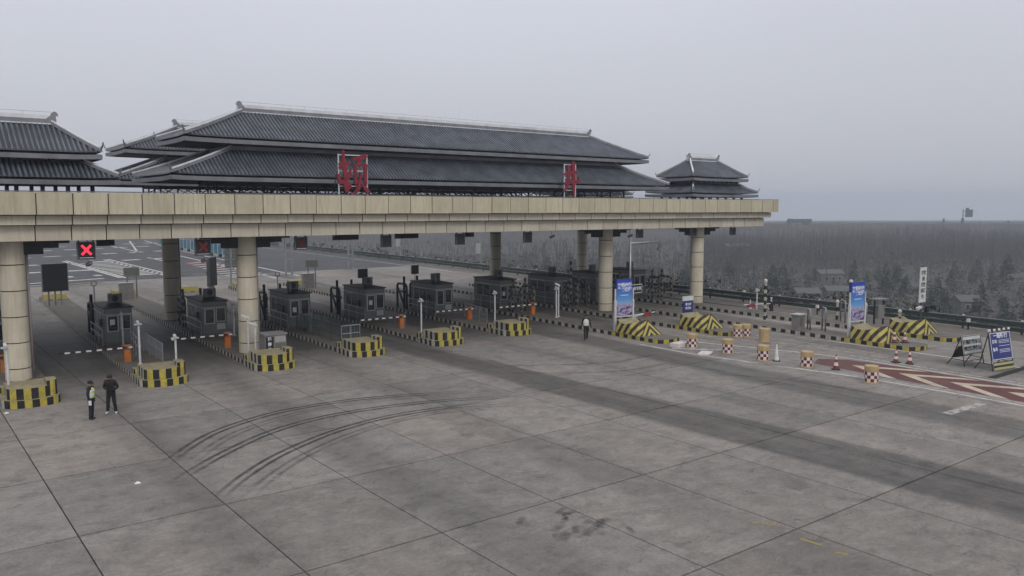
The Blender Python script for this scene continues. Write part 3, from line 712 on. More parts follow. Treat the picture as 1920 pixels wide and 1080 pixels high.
    if lattice:
        for y in (y0, y1):
            n = int((x1-x0)/2.4); st = (x1-x0)/n
            for k in range(n+1):
                x = x0+k*st; fr.box(x-0.05,x+0.05,y-0.05,y+0.05,T_-0.02,topz)
                if k < n:
                    h = topz-T_
                    fr.tube([(x,y,T_+h*0.15),(x+st/2,y,T_+h*0.9)], 0.035, 4); fr.tube([(x+st,y,T_+h*0.15),(x+st/2,y,T_+h*0.9)], 0.035, 4)
                    fr.tube([(x+st*.25,y+.1,T_+h*0.9),(x+st*.75,y+.1,T_+h*0.3)], 0.03, 4)
            fr.box(x0,x1,y-0.06,y+0.06,topz-0.28,topz-0.1); fr.box(x0,x1,y-0.04,y+0.04,T_+0.12,T_+0.2)
            fr.box(x0,x1,y-0.03,y+0.03,T_+(topz-T_)*.52,T_+(topz-T_)*.56)
        k = int((y1-y0)/1.4)
        for x in (x0, x1):
            for j in range(k+1): yy = y0+(y1-y0)*j/k; fr.box(x-0.05,x+0.05,yy-0.05,yy+0.05,T_-0.02,topz)
            fr.box(x-0.05,x+0.05,y0,y1,topz-0.28,topz-0.1)
        fr.box(x0+0.4,x1-0.4,(y0+y1)/2-0.4,(y0+y1)/2+0.4,T_+0.78,topz)
    else:
        n = int((x1-x0)/1.1)
        for y in (y0, y1):
            for k in range(n+1): x = x0+(x1-x0)*k/n; fr.box(x-0.09,x+0.09,y-0.09,y+0.09,T_-0.02,topz+0.1)
        fr.box(x0,x1,y0,y1,topz-0.04,topz+0.15)
    fr.build('steel_frame', 'dark_steel', R_)
    if not lattice:
        b = MB(); n = 9
        for k in range(n+1):
            x = a0+0.9+(a1-a0-1.8)*k/n
            for y in (b0+0.75, b1-0.75): b.box(x-0.12,x+0.12,y-0.25,y+0.25,T_+zu-0.45,T_+zu-0.2)
        b.build('bracket_row', 'dark_steel', R_)
    return R_
roof_group('hip_roof', 'long double-eaved grey tile roof standing behind the red characters', 7.75, 48.0, -0.4, 8.0, (1.15, 2.75, 2.3), (3.38, 1.15, 1.3), (5.15, 4.3), 0)
roof_group('hip_roof', 'second long double-eaved tile roof half hidden behind the front one', 7.75, 48.0, 13.3, 21.7, (1.15, 2.75, 2.3), (3.38, 1.15, 1.3), (5.15, 4.3), 0)
roof_group('pavilion_roof', 'small double-eaved tile pavilion at the free end of the canopy', 51.0, 60.2, -0.5, 5.1, (0.62, 1.55, 1.5), (2.05, 0.75, 0.6), (3.55, 1.9), 0, None, False)
roof_group('pavilion_roof', 'rear tile pavilion showing one eave tip under the long roof end', 51.0, 60.2, 15.5, 21.1, (0.62, 1.55, 1.5), (2.05, 0.75, 0.6), (3.55, 1.9), 0, None, False)
roof_group('pavilion_roof', 'double-eaved tile pavilion on the canopy above the plain column', -4.1, 5.1, -0.5, 5.1, (0.80, 1.75, 1.5), (2.12, 0.70, 0.6), (3.62, 1.9), 0, None, False)

# ------------------------------------------------------------------ red characters on frames
def brush(strokes, scale, cx, cy, thick, name, parent):
    mb = MB()
    for st in strokes:
        pts = [Vector(((x-cx)*scale, (cy-y)*scale)) for x, y, w in st]; ws = [w*scale/2 for x, y, w in st]
        sp3 = spline([(p.x, p.y, w) for p, w in zip(pts, ws)], 5); L = len(sp3); fr = []
        for i, p in enumerate(sp3):
            t = (sp3[min(i+1, L-1)]-sp3[max(0, i-1)]); t = Vector((t.x, t.y)).normalized(); a = Vector((-t.y, t.x))*max(0.01, p.z)
            fr += [(p.x-a.x, p.y-a.y), (p.x+a.x, p.y+a.y)]
        dz = random.uniform(-0.01, 0.01)
        vs = [(x, -thick/2+dz, y) for x, y in fr]+[(x, thick/2+dz, y) for x, y in fr]; n = len(fr); fs = []
        for i in range(L-1):
            a = 2*i; fs += [(a, a+1, a+3, a+2), (n+a+2, n+a+3, n+a+1, n+a), (a, a+2, n+a+2, n+a), (a+1, n+a+1, n+a+3, a+3)]
        fs += [(0, n, n+1, 1), (n-2, n-1, 2*n-1, 2*n-2)]
        mb.add(vs, fs)
    o = mb.build(name, 'sign_red', parent)
    return o
def frame_sign(label, s, width, strokes, scale, cx, cy, zc, lw):
    x, y = cw(s, -1.45)
    t = thing('character_sign', label, 'sign', (x, y, 9.66-TILT*s), TH)
    fr = MB()
    h = 2.55
    for a in (-width/2, width/2): fr.box(a-0.035,a+0.035,-0.03,0.03,0,h)
    for z in (0.62, 1.55, h-0.05): fr.box(-width/2,width/2,0.0,0.05,z-0.03,z+0.03)
    fr.build('support_frame', 'white_steel', t)
    for a in (-width/2, width/2): MB().tube([(a,0.04,h*.7),(a,0.9,0.05)], 0.025, 4).build('stay', 'dark_steel', t)
    o = brush(strokes, scale, cx, cy, 0.12, 'character', t); o.location = (0, -0.1, zc)
    return t
dun = [[(285,90,40),(292,200,46),(300,330,70),(320,480,80),(330,600,70)], [(205,335,50),(300,330,95),(420,300,40)], [(215,370,60),(240,400,30)],
       [(190,500,36),(195,580,60),(230,650,70),(300,630,50),(380,560,50),(420,430,36)], [(325,560,70),(320,680,70),(345,780,80),(365,835,30)], [(330,640,40),(400,690,60),(385,760,40)],
       [(460,235,40),(560,225,70),(650,200,80),(745,165,60)], [(640,200,60),(590,270,60),(560,330,40)], [(505,340,50),(515,480,55),(520,640,60),(530,685,30)],
       [(510,345,40),(620,335,50),(735,330,60)], [(725,320,60),(715,450,60),(715,580,60),(725,680,40)], [(620,470,40),(610,590,50),(580,720,60),(520,810,60),(430,880,24)], [(640,660,30),(700,740,60),(770,820,90)]]
jing = [[(255,430,30),(370,400,66),(480,392,60),(600,375,70)], [(235,615,30),(380,590,60),(520,575,70),(680,572,60)], [(372,235,60),(375,400,74),(370,560,70),(320,690,50),(235,790,24)], [(505,165,80),(512,330,80),(520,520,84),(520,700,66),(522,890,24)], [(640,470,30),(660,560,60)]]
frame_sign('big wide red brush character of many strokes on a white frame', 18.2, 1.92, dun, 0.00345, 485, 480, 1.42, 1.2)
frame_sign('narrow red brush character of four strokes on a white frame', 35.95, 1.10, jing, 0.0036, 440, 520, 1.45, 1.0)

# ------------------------------------------------------------------ lane signals and cameras hung from the canopy
def lane_signal(s, label, led, v=-0.75, w=0.80, h=0.86, drop=0.12, sign_t=7.30):
    x, y = cw(s, v); top = sign_t-TILT*s
    t = thing('lane_signal', label, 'lane signal', (x, y, top-drop-h), TH, 'lane signals hung from the canopy')
    MB().box(-w/2,w/2,0,0.18,0,h).build('housing', 'black_steel', t)
    f = MB(); f.box(-w/2-.03,-w/2,-.02,.18,-.03,h+.03); f.box(w/2,w/2+.03,-.02,.18,-.03,h+.03); f.box(-w/2,w/2,-.02,.18,-.03,0); f.box(-w/2,w/2,-.02,.18,h,h+.03); f.build('rim', 'grey_steel', t)
    r = MB(); r.box(-w/2+.02,-w/2+.1,0.05,0.13,h+.03,h+drop+.05); r.box(w/2-.1,w/2-.02,0.05,0.13,h+.03,h+drop+.05); r.build('hanger', 'black_steel', t)
    if led:
        for sg in (-1, 1):
            m_ = Matrix.Translation((0,-0.012,h*.54)) @ Matrix.Rotation(sg*math.radians(42), 4, 'Y')
            mb = MB(); 
            for k in range(-3, 4): mb.xbox(m_ @ Matrix.Translation((0,0,k*0.095)), 0.12, 0.02, 0.08)
            mb.build('cross_stroke', led, t)
        MB().box(-w*.42,w*.42,-.012,0,0.05,0.08).build('lower_strip', 'white_steel', t)
    return t
def cctv(s, label, v=-0.7, z=6.35):
    x, y = cw(s, v)
    t = thing('security_camera', label, 'camera', (x, y, z), TH+0.3, 'cameras hung from the canopy')
    m_ = Matrix.Rotation(math.radians(-20), 4, 'X')
    MB().xbox(m_, 0.17, 0.42, 0.17).build('housing', 'grey_steel', t)
    MB().xbox(m_ @ Matrix.Translation((0,-0.02,0.10)), 0.22, 0.5, 0.02).build('sun_shield', 'white_steel', t)
    MB().tube([(0,0.08,0.08),(0,0.08,7.33-TILT*s-z)], 0.035, 6).build('stem', 'galvanised', t)
    return t
lane_signal(3.35, 'lane signal lit with a bright red cross', 'led_red')
lane_signal(9.25, 'lane signal with a faint red cross beside the cabinet column', 'led_dim')
lane_signal(15.05, 'lane signal with an almost dark red cross past the cabinet column', 'led_weak', w=0.72, h=0.72)
for s, lb in ((20.85, 'unlit lane signal over the lane between fenced and lone-post islands'), (26.6, 'unlit lane signal over the lane between lone-post and barred-railing islands'), (32.55, 'unlit lane signal over the lane beside the walking person'), (44.3, 'unlit lane signal over the lane past the small blue notice'), (51.0, 'unlit lane signal against the end column'), (56.4, 'unlit lane signal hung at the free end of the canopy')):
    lane_signal(s, lb, None, w=0.62 if s > 40 else 0.66, h=0.62 if s > 40 else 0.72)
cctv(3.45, 'small camera under the lit red cross signal', z=6.05); cctv(9.3, 'small camera under the faint red cross signal', z=6.0)
cctv(34.9, 'small camera hung over the lane with the walking person', z=6.65); cctv(43.2, 'small camera hung beside the column by the walker banner', z=6.5)
def info_panel(s, label, v, w, h):
    x, y = cw(s, v); t = thing('hanging_board', label, 'board', (x, y, 7.33-TILT*s-h-0.1), TH, 'dark boards under the rear of the canopy')
    MB().box(-w/2,w/2,0,0.2,0,h).build('panel', 'black_steel', t); MB().box(-w/2-.03,w/2+.03,-.03,.2,h,h+.04).build('rim', 'grey_steel', t)
    MB().box(-w/2+.1,-w/2+.2,.05,.15,h+.04,h+.11).build('hanger', 'black_steel', t); MB().box(w/2-.2,w/2-.1,.05,.15,h+.04,h+.11).build('hanger', 'black_steel', t)
for s, w, lb in ((7.0, 1.1, 'dark board under the rear canopy between lit cross and column'), (24.6, 2.2, 'wide dark board in front of the gantry posts'), (30.2, 2.2, 'wide dark board hung in the mid span'), (36.6, 0.9, 'short dark board hung beside a rear column'), ):
    info_panel(s, lb, 12.5, w, 0.85)

# ================================================================== ISLANDS
KH = 0.25
def kerb_m(k, n): return 1 if k else 0
KM = ['kerb_white', 'kerb_black', 'island_top']
def plan_nose(xl, xr, yn, yb, ln, n=7):                          # CCW plan with a rounded near end
    xc, hw = (xl+xr)/2, (xr-xl)/2
    pts = [(xr, yb), (xl, yb), (xl, yn+ln)]
    for k in range(1, 2*n): a = math.pi*k/(2*n); pts.append((xc-hw*math.cos(a), yn+ln-ln*math.sin(a)))
    pts.append((xr, yn+ln)); return pts
def island(label, xl, xr, yn, yb, style):
    t = thing('traffic_island', label, 'traffic island', ((xl+xr)/2, yn, 0)); xc = (xl+xr)/2
    L, Rr = xl-xc, xr-xc; B = yb-yn
    if style == 'step':
        MB().striped([(Rr,B),(L,B),(L,1.6),(Rr,1.6)], 0, KH, 0.34, kerb_m, 2).build('kerb', KM, t)
        def nm(k, n): return 1 if k else (0 if n.x < -0.85 else 3)
        NM = ['kerb_white', 'kerb_black', 'nose_top', 'kerb_yellow']
        nb = MB().striped(plan_nose(L-0.10, Rr+0.10, 0, 2.6, 0.75), 0, 0.36, 0.30, nm, 2).build('nose_base', NM, t)
        MB().striped(plan_nose(L+0.12, Rr-0.30, 0.16, 2.3, 0.55), 0.36, 0.86, 0.30, nm, 2).build('nose_wall', NM, t)
        MB().striped([(Rr-0.02,0.95),(Rr-0.02,0.72),(Rr-0.02,1.5),(Rr-0.45,1.5),(Rr-0.45,0.5),(Rr-0.2,0.52),(Rr-0.02,0.72)][2:], 0.36, 1.06, 0.26, nm, 2).build('nose_post', NM, t)
        MB().striped([(L+0.5,2.9),(L-0.04,2.9),(L-0.04,2.3),(L+0.5,2.3)], 0.25, 0.62, 0.2, nm, 2).build('nose_step', NM, t)
        return t
    # wedge nose: kerbed tongue, then a striped bow
    MB().striped([(Rr,B),(L,B),(L,5.0),(Rr,5.0)], 0, KH, 0.40, kerb_m, 2).build('kerb', KM, t)
    MB().striped(plan_nose(L, Rr, 0, 5.0, 0.55), 0, KH+0.004, 0.40, lambda k, n: 1 if k else 3, 2).build('nose_kerb', KM+['kerb_yellow'], t)
    w = Rr-0.12; y0 = 1.9
    hs = [(2.35, 1.12, 0.04), (2.75, 0.98, 0.55), (3.2, 0.82, 0.90), (3.65, 0.74, 0.92), (4.1, 0.80, 0.92), (4.4, 0.98, 0.92)]
    vs = [(-w, y0, KH), (w, y0, KH)]; fs = []
    for y, h, q_ in hs: vs += [(-w, y, KH), (-w*q_, y, h+KH-0.1), (w*q_, y, h+KH-0.1), (w, y, KH)]
    ms = []
    for i in range(len(hs)-1):
        a = 2+4*i; b = a+4
        fs += [(a, a+1, b+1, b), (a+1, a+2, b+2, b+1), (a+2, a+3, b+3, b+2)]; ms += [0, 1 if i else 0, 0]
    fs += [(0, 1, 4, 3), (0, 3, 2), (1, 5, 4)]; ms += [2, 0, 0]; a = 2+4*(len(hs)-1); fs += [(a, a+1, a+2, a+3)]; ms += [0]
    MB().add(vs, fs, ms).build('crash_wedge', ['wedge_stripes', 'nose_top', 'chevron_stripes'], t)
    return t
XL = [2.35, 8.33, 14.30, 20.25, 26.20, 32.25, 38.45, 44.30, 49.10, 54.35]
NOSE = [42.3, 43.4, 44.0, 44.8, 45.3, 46.0, 37.8, 37.4, 26.8, 27.2]
WID = 2.15
ik = ['the column island beside the talking people', 'the island with several camera posts', 'the island with column and grey cabinet', 'the green-fenced island', 'the island with the lone white post', 'the island with the barred railing', 'the wedge island beside the walking person', 'the wedge island with the blue notice', 'the wedge island with the grey kiosk', 'the wedge island with the vertical sign']
lab = ['stepped yellow-black nose island carrying a plain column beside the two talking people', 'stepped nose island with several white camera posts behind the two talking people', 'stepped nose island carrying a column and a grey cabinet', 'stepped nose island with long green fences', 'stepped nose island with a lone white post at the dark wheel path', 'stepped nose island with a short barred railing',
       'wedge-nosed island under the blue banner beside the walking person', 'wedge-nosed island with the small blue notice board', 'wedge-nosed island with the grey kiosk and a blue banner', 'wedge-nosed island with the tall white vertical sign beside the guardrail']
for i in range(10):
    far = 87.0 if i < 6 else 78.0
    island(lab[i], XL[i], XL[i]+WID, NOSE[i], far, 'step' if i < 6 else 'wedge')
# striped rear noses of the exit islands
rl = ['low yellow-striped rear nose ending '+k for k in ik]
for i in range(6):
    t = thing('crash_block', rl[i], 'crash block', (XL[i]+WID/2, 87.6, 0), math.pi)
    w = WID/2
    MB().striped(plan_nose(-w, w, -3.5, 0.5, 0.6), 0, 0.30, 0.4, kerb_m, 2).build('kerb', KM, t)
    hs = [(-2.0, 0.55), (-1.0, 0.42), (0.4, 0.55)]; vs = [(0,-2.9,0.3)]; fs = []
    for y, h in hs: vs += [(-w+.1,y,0.3), (-w+.2,y,h+.2), (w-.2,y,h+.2), (w-.1,y,0.3)]
    for k in range(2): a = 1+4*k; b = a+4; fs += [(a,a+1,b+1,b),(a+1,a+2,b+2,b+1),(a+2,a+3,b+3,b+2)]
    fs += [(0,2,1),(0,3,2),(0,4,3),(9,10,11,12)]
    MB().add(vs, fs, [0,1,0,0,1,0,0,0,0,0]).build('crash_wedge', ['wedge_stripes', 'nose_top'], t)

# ------------------------------------------------------------------ toll booths
def booth(xl, y0=57.0, h=2.42, lit=False, label='', group='toll booths', trim=True):
    t = thing('toll_booth', label, 'toll booth', (xl+0.45, y0, KH), 0, group)
    w, L = 1.62, 3.95
    MB().box(-0.06,w+0.06,-0.06,L+0.06,0,0.14).build('plinth', 'island_top', t)
    b = MB(); hz = h-0.42
    # wall pieces leave real openings for door and windows
    b.box(0,w,L-0.07,L,0.14,h)                                  # back
    b.box(w-0.07,w,0.07,L-0.07,0.14,0.95); b.box(w-0.07,w,0.07,L-0.07,hz,h); b.box(w-0.07,w,0.07,0.9,0.95,hz); b.box(w-0.07,w,L-0.5,L-0.07,0.95,hz)
    b.box(0,0.07,0.07,L-0.07,0.14,0.98); b.box(0,0.07,0.07,L-0.07,hz,h); b.box(0,0.07,0.07,1.45,0.98,hz); b.box(0,0.07,L-0.35,L-0.07,0.98,hz)
    b.box(0,0.12,0,0.07,0.14,h); b.box(w-0.1,w,0,0.07,0.14,h); b.box(0.12,w-0.1,0,0.07,hz,h); b.box(0.80,0.90,0,0.07,0.14,hz)
    b.build('wall', 'booth_wall', t)
    lp = MB().box(0.90,w-0.1,0.01,0.06,0.14,0.92).build('lower_panel', 'booth_green', t)
    d = MB(); d.box(0.12,0.80,0.0,0.05,0.14,0.80); d.build('door', 'booth_green' if trim else 'booth_wall', t)
    dd = t.children[-1]
    f = MB(); f.box(0.12,0.19,-0.015,0.05,0.80,hz-0.02); f.box(0.73,0.80,-0.015,0.05,0.80,hz-0.02); f.box(0.19,0.73,-0.015,0.05,0.80,0.87); f.box(0.19,0.73,-0.015,0.05,hz-0.09,hz-0.02); f.build('door_frame', 'booth_trim', dd)
    MB().box(0.19,0.73,0.012,0.03,0.87,hz-0.09).build('pane', 'glass_dark', dd)
    MB().tube([(0.70,-0.03,0.55),(0.70,-0.03,0.75)], 0.015, 5).build('handle', 'galvanised', dd)
    def win(name, boxf, boxp):
        fr = MB(); [fr.box(*q_) for q_ in boxf]; o = fr.build(name, 'booth_trim', t); MB().box(*boxp).build('pane', 'glass_dark', o); return o
    win('window', [(0.90,w-0.1,0.0,0.06,0.92,0.97),(0.90,w-0.1,0.0,0.06,hz-0.05,hz),(0.90,0.94,0.0,0.06,0.97,hz-.05),(w-0.14,w-0.1,0.0,0.06,0.97,hz-.05)], (0.94,w-0.14,0.02,0.035,0.97,hz-0.05))
    win('window', [(-0.01,0.06,1.45,L-0.35,0.98,1.03),(-0.01,0.06,1.45,L-0.35,hz-0.05,hz),(-0.01,0.06,1.45,1.5,1.03,hz-.05),(-0.01,0.06,L-0.4,L-0.35,1.03,hz-.05),(-0.01,0.06,2.5,2.56,1.03,hz-.05)], (0.02,0.035,1.5,L-0.4,1.03,hz-0.05))
    win('window', [(w-0.06,w+0.01,0.9,L-0.5,0.95,1.0),(w-0.06,w+0.01,0.9,L-0.5,hz-0.05,hz),(w-0.06,w+0.01,0.9,0.95,1.0,hz-.05),(w-0.06,w+0.01,L-0.55,L-0.5,1.0,hz-.05)], (w-0.04,w-0.025,0.95,L-0.55,1.0,hz-0.05))
    MB().box(-0.05,w+0.05,-0.06,L+0.06,h-0.40,h-0.36).build('fascia_band', 'booth_trim', t)
    rf = MB().box(-0.09,w+0.09,-0.1,L+0.1,h,h+0.07); rf.add([(-0.09,-0.1,h+.07),(w+.09,-.1,h+.07),(w+.09,L+.1,h+.07),(-.09,L+.1,h+.07),(w/2-.3,L*.35,h+.22),(w/2+.3,L*.35,h+.22),(w/2+.3,L*.65,h+.22),(w/2-.3,L*.65,h+.22)], [(0,1,5,4),(1,2,6,5),(2,3,7,6),(3,0,4,7),(4,5,6,7)])
    ro = rf.build('roof', 'black_steel', t)
    MB().box(0.45,1.05,1.9,2.35,0.14,1.15).build('desk', 'grey_steel', t)
    ac = MB().xbox(Matrix.Translation((0.9,1.5,h+0.50)) @ Matrix.Rotation(0.35, 4, 'Z'), 0.78, 0.36, 0.56).build('air_conditioner', 'grey_steel', t)
    a2 = MB(); m_ = Matrix.Translation((0.9,1.5,h+0.50)) @ Matrix.Rotation(0.35, 4, 'Z')
    ring = [m_ @ Vector((-0.08+0.21*math.cos(k*math.pi/8), -0.185, 0.21*math.sin(k*math.pi/8))) for k in range(16)]; a2.add(ring, [tuple(range(15,-1,-1))]); a2.build('fan_grille', 'black_steel', ac)
    MB().box(0.55,1.25,1.42,1.58,h+0.15,h+0.235).build('bracket', 'grey_steel', ac)
    return t
bl = ['grey toll booth on '+k for k in ik]
for i in range(10):
    t = booth(XL[i], 57.0 if i < 9 else 57.6, 2.30 if i < 3 else 2.45, label=bl[i]); h_ = 2.30 if i < 3 else 2.45
    if i in (1, 3, 4, 6, 8): MB().box(0.30,0.58,0.004,0.010,1.15+0.1*(i % 3),1.50+0.1*(i % 3)).build('door_notice', 'paper_white', t)
    if i in (2, 4, 5, 7): MB().box(0.92,1.48,-0.012,0.0,0.40,0.80).build('plate', 'booth_trim', t)
    if i in (3, 5, 8): MB().tube([(0.3,0.4,h_+.1),(0.3,0.4,h_+.75)], 0.03, 6).build('aerial', 'galvanised', t)
    MB().xbox(Matrix.Translation((-0.08,1.0,1.35)), 0.12, 0.35, 0.45).build('fee_display', 'black_steel', t)

# pipe guard frames on the traffic side of every booth
def guard(x, y, label, striped, flip=1):
    t = thing('guard_frame', label, 'guard rail', (x, y, KH), 0, 'pipe guard frames by the booths')
    m_ = ['stripe_dull', 'black_steel'] if striped else ['black_steel', 'black_steel']; st = 0.26 if striped else None
    r = 0.10
    hoop = [(0,0,0),(0,0,1.85),(0,0.12*flip,2.02),(0,0.3*flip,2.1),(0,1.4*flip,2.1),(0,1.58*flip,2.02),(0,1.7*flip,1.85),(0,1.7*flip,0)]
    MB().tube(hoop, r, 8, 0, stripes=st).build('hoop', m_, t, smooth=True)
    MB().tube([(0,0.45*flip,0),(0,0.45*flip,2.75)], r*1.05, 8, 0, stripes=st).build('post', m_, t, smooth=True)
    MB().tube([(0,0.4*flip,0.2),(0,1.6*flip,1.7)], r*0.9, 8, 0, stripes=st).build('brace', m_, t, smooth=True)
    MB().tube([(0,0,1.45),(0,1.7*flip,1.45)], r*0.8, 8, 0, stripes=st).build('cross_pipe', m_, t, smooth=True)
    return t
gl = ['black guard frame behind the booth of '+k for k in ik]
for i in range(6):
    guard(XL[i]+0.5, 61.9, gl[i]+', kerb side', i == 2); guard(XL[i]+1.75, 61.9, gl[i]+', far side', i == 2)
g2 = {i: 'spiral-striped guard frame before the booth of '+ik[i] for i in range(6, 10)}
for i in range(6, 10):
    guard(XL[i]+0.5, 55.6, g2[i]+', kerb side', True, -1); guard(XL[i]+1.75, 55.6, g2[i]+', far side', True, -1)

# side handrails along the booths
def handrail(x0, y0, x1, y1, label, h=1.0, bars=2, m='galvanised', posts=None, infill=False):
    t = thing('railing', label, 'railing', (x0, y0, KH)); d = Vector((x1-x0, y1-y0, 0)); L = d.length
    n = posts or max(1, int(L/1.4))
    for k in range(n+1): p = d*(k/n); MB().tube([(p.x,p.y,0),(p.x,p.y,h)], 0.03, 6).build('post', m, t)
    for k in range(bars): z = h*(1-k*0.42); MB().tube([(0,0,z),(d.x,d.y,z)], 0.028, 6).build('rail', m, t)
    if infill:
        k = int(L/0.16); mb = None
        for j in range(1, k):
            p = d*(j/k); MB().tube([(p.x,p.y,0.12),(p.x,p.y,h)], 0.012, 4).build('baluster', m, t)
    return t
for i in range(9): handrail(XL[i]+0.22, 56.6, XL[i]+0.22, 61.0, 'low handrail along the booth of '+ik[i], 1.05)
handrail(10.3, 48.4, 10.3, 55.2, 'galvanised railing running back from a white camera post', 1.15, 2, 'galvanised', 4, True)
handrail(9.35, 49.3, 9.9, 55.0, 'inner galvanised railing beside the orange gate near the talking people', 1.15, 2, 'galvanised', 4)
handrail(20.95, 56.2, 20.95, 48.6, 'long green fence running from its booth to the nose', 1.2, 2, 'rail_green', 5, True)
handrail(22.2, 56.2, 22.2, 48.6, 'green fence on the far side of the fenced island', 1.2, 2, 'rail_green', 5, True)
handrail(20.95, 48.4, 22.2, 48.4, 'galvanised end hoop closing the green fence', 1.2, 2, 'galvanised', 2, True)
handrail(33.6, 50.9, 34.2, 55.0, 'short railing with bars beside a white camera post', 1.1, 2, 'galvanised', 3, True)
handrail(27.9, 53.0, 27.9, 56.4, 'short rail behind the orange gate of the dark lane', 1.0, 2, 'grey_steel', 2)

# ------------------------------------------------------------------ barrier gates
def gate(x, y, label, arm=3.4, cab='orange_paint', rise=0.0):
    t = thing('barrier_gate', label, 'barrier gate', (x, y, KH), 0, 'orange barrier gates')
    MB().box(-0.2,0.2,-0.17,0.17,0,0.05).build('foot', 'grey_steel', t)
    c = MB(); c.box(-0.17,0.17,-0.15,0.15,0.05,0.92); c.box(-0.19,0.19,-0.17,0.17,0.92,0.98); cb = c.build('cabinet', cab, t)
    MB().box(-0.12,0.12,-0.158,-0.15,0.15,0.8).build('cabinet_door', cab, cb)
    MB().tube([(0,-0.26,0.86),(0,0.0,0.86)], 0.06, 8).build('pivot', 'grey_steel', t)
    if arm:
        mb = MB(); n = 14
        for k in range(n):
            a, b = 0.25-(arm+0.25)*k/n, 0.25-(arm+0.25)*(k+1)/n; mb.box(b, a, -0.25, -0.21, 0.82, 0.91, k % 2)
        mb.build('arm', ['drum_white', 'kerb_black'], t, rot=(0, rise, 0))
    return t
gate(2.9, 50.6, 'orange barrier gate on the plain column island beside the talking people')
gate(8.78, 50.1, 'orange barrier gate with lowered arm beside the talking people')
gate(14.75, 51.5, 'orange barrier gate behind the column with the grey cabinet', 3.6)
gate(27.3, 52.5, 'orange barrier gate with lowered arm at the dark wheel path', 3.5)
gate(33.6, 53.4, 'orange barrier gate behind the lone white camera post', 3.3)
gate(39.2, 52.8, 'orange barrier gate next to the twin white camera posts', 3.6)
gate(21.3, 54.6, 'grey barrier gate inside the green fence', 0, 'grey_steel')

# ------------------------------------------------------------------ camera posts
def cam_post(x, y, label, h=2.1, z0=KH, r=0.055, head='t', rz=0.0):
    t = thing('camera_post', label, 'camera post', (x, y, z0), rz, 'white camera posts on the islands')
    MB().lathe([(0.13,0),(0.13,0.03),(r,0.05),(r,h)], 10).build('pole', 'white_steel', t, smooth=False)
    if head == 't':
        MB().box(-0.22,0.16,-0.08,0.08,h,h+0.07).build('head_bracket', 'white_steel', t)
        MB().xbox(Matrix.Translation((-0.05,-0.08,h+0.14)) @ Matrix.Rotation(0.3, 4, 'X'), 0.13, 0.32, 0.13).build('camera', 'white_steel', t)
    elif head == 'side':
        MB().xbox(Matrix.Translation((-0.16,-0.05,h-0.05)) @ Matrix.Rotation(0.45, 4, 'Y'), 0.5, 0.13, 0.13).build('camera', 'white_steel', t)
        MB().tube([(0,0,h-0.1),(-0.08,-0.02,h-0.05)], 0.03, 6).build('head_bracket', 'grey_steel', t)
    else:
        MB().lathe([(0.09,0),(0.10,0.06),(0.05,0.14)], 10, c=(0,0,h)).build('lamp_head', 'white_steel', t)
    return t
cam_post(2.62, 43.9, 'camera post standing on the nose of the plain column island', 2.3)
cam_post(9.25, 49.1, 'camera post with dark head beside the orange gate near the talking people', 2.2)
cam_post(10.5, 46.2, 'short camera post on the nose beside the talking people', 1.7)
cam_post(9.65, 56.2, 'camera post in front of the booth door near the talking people', 1.95)
cam_post(14.95, 48.0, 'camera post with arm leaning against the column', 2.4, head='side')
cam_post(15.25, 47.6, 'second camera post next to the column cabinet', 2.0, head='side')
cam_post(27.5, 49.9, 'lone white camera post on the island with the dark wheel path', 2.15)
cam_post(34.1, 50.6, 'white camera post beside the short railing with bars', 2.2)
cam_post(39.75, 50.4, 'white camera post with flat head next to a taller twin', 2.2)
cam_post(40.2, 50.7, 'taller white camera post with slanted camera next to a flat-headed one', 2.6, head='side')
cam_post(56.6, 44.6, 'slim camera post beside the white cone near the guardrail', 1.75, 0.0)
cam_post(16.6, 56.3, 'camera post at the booth door of the island with column and cabinet', 1.9)
def info_box(x, y, label, z, w, h, hz=KH):
    t = thing('display_box', label, 'display', (x, y, hz), 0, 'small black displays on posts')
    MB().tube([(0,0,0),(0,0,z)], 0.05, 8).build('pole', 'white_steel', t)
    MB().box(-w/2,w/2,-0.1,0.1,z,z+h).build('housing', 'black_steel', t); MB().box(-w/2-.02,w/2+.02,-.16,.1,z+h,z+h+.03).build('hood', 'grey_steel', t)
    MB().tube([(0.15,0,z+h),(0.15,0,z+h+0.2)], 0.03, 6).build('beacon', 'white_steel', t)
info_box(35.3, 76.0, 'black display on a white post behind the dark-lane booth', 1.5, 1.0, 0.9)
info_box(41.2, 76.0, 'black display on a post behind the barred-railing booth', 1.6, 0.8, 0.9)

# grey cabinet by the column
t = thing('equipment_cabinet', 'grey weathered equipment cabinet at the foot of a column', 'cabinet', (16.1, 46.9, KH))
MB().box(-0.7,0.55,-0.5,0.5,0,1.35).build('body', 'cabinet_grey', t)
MB().box(-0.78,0.63,-0.58,0.58,1.35,1.43).build('lid', 'cabinet_grey', t)
MB().box(-0.12,0.5,-0.52,-0.5,0.1,0.85).build('door', 'booth_wall', t); MB().box(-0.12,0.5,-0.52,-0.5,0.92,1.28).build('vent_panel', 'booth_trim', t)
MB().box(-0.66,-0.2,-0.53,-0.5,0.12,1.25).build('notice', 'letter_black', t)
lettering('超\n限\n检\n测', 0.22, 'letter_white', t, (-0.43,-0.536,0.68), bold=0.006)

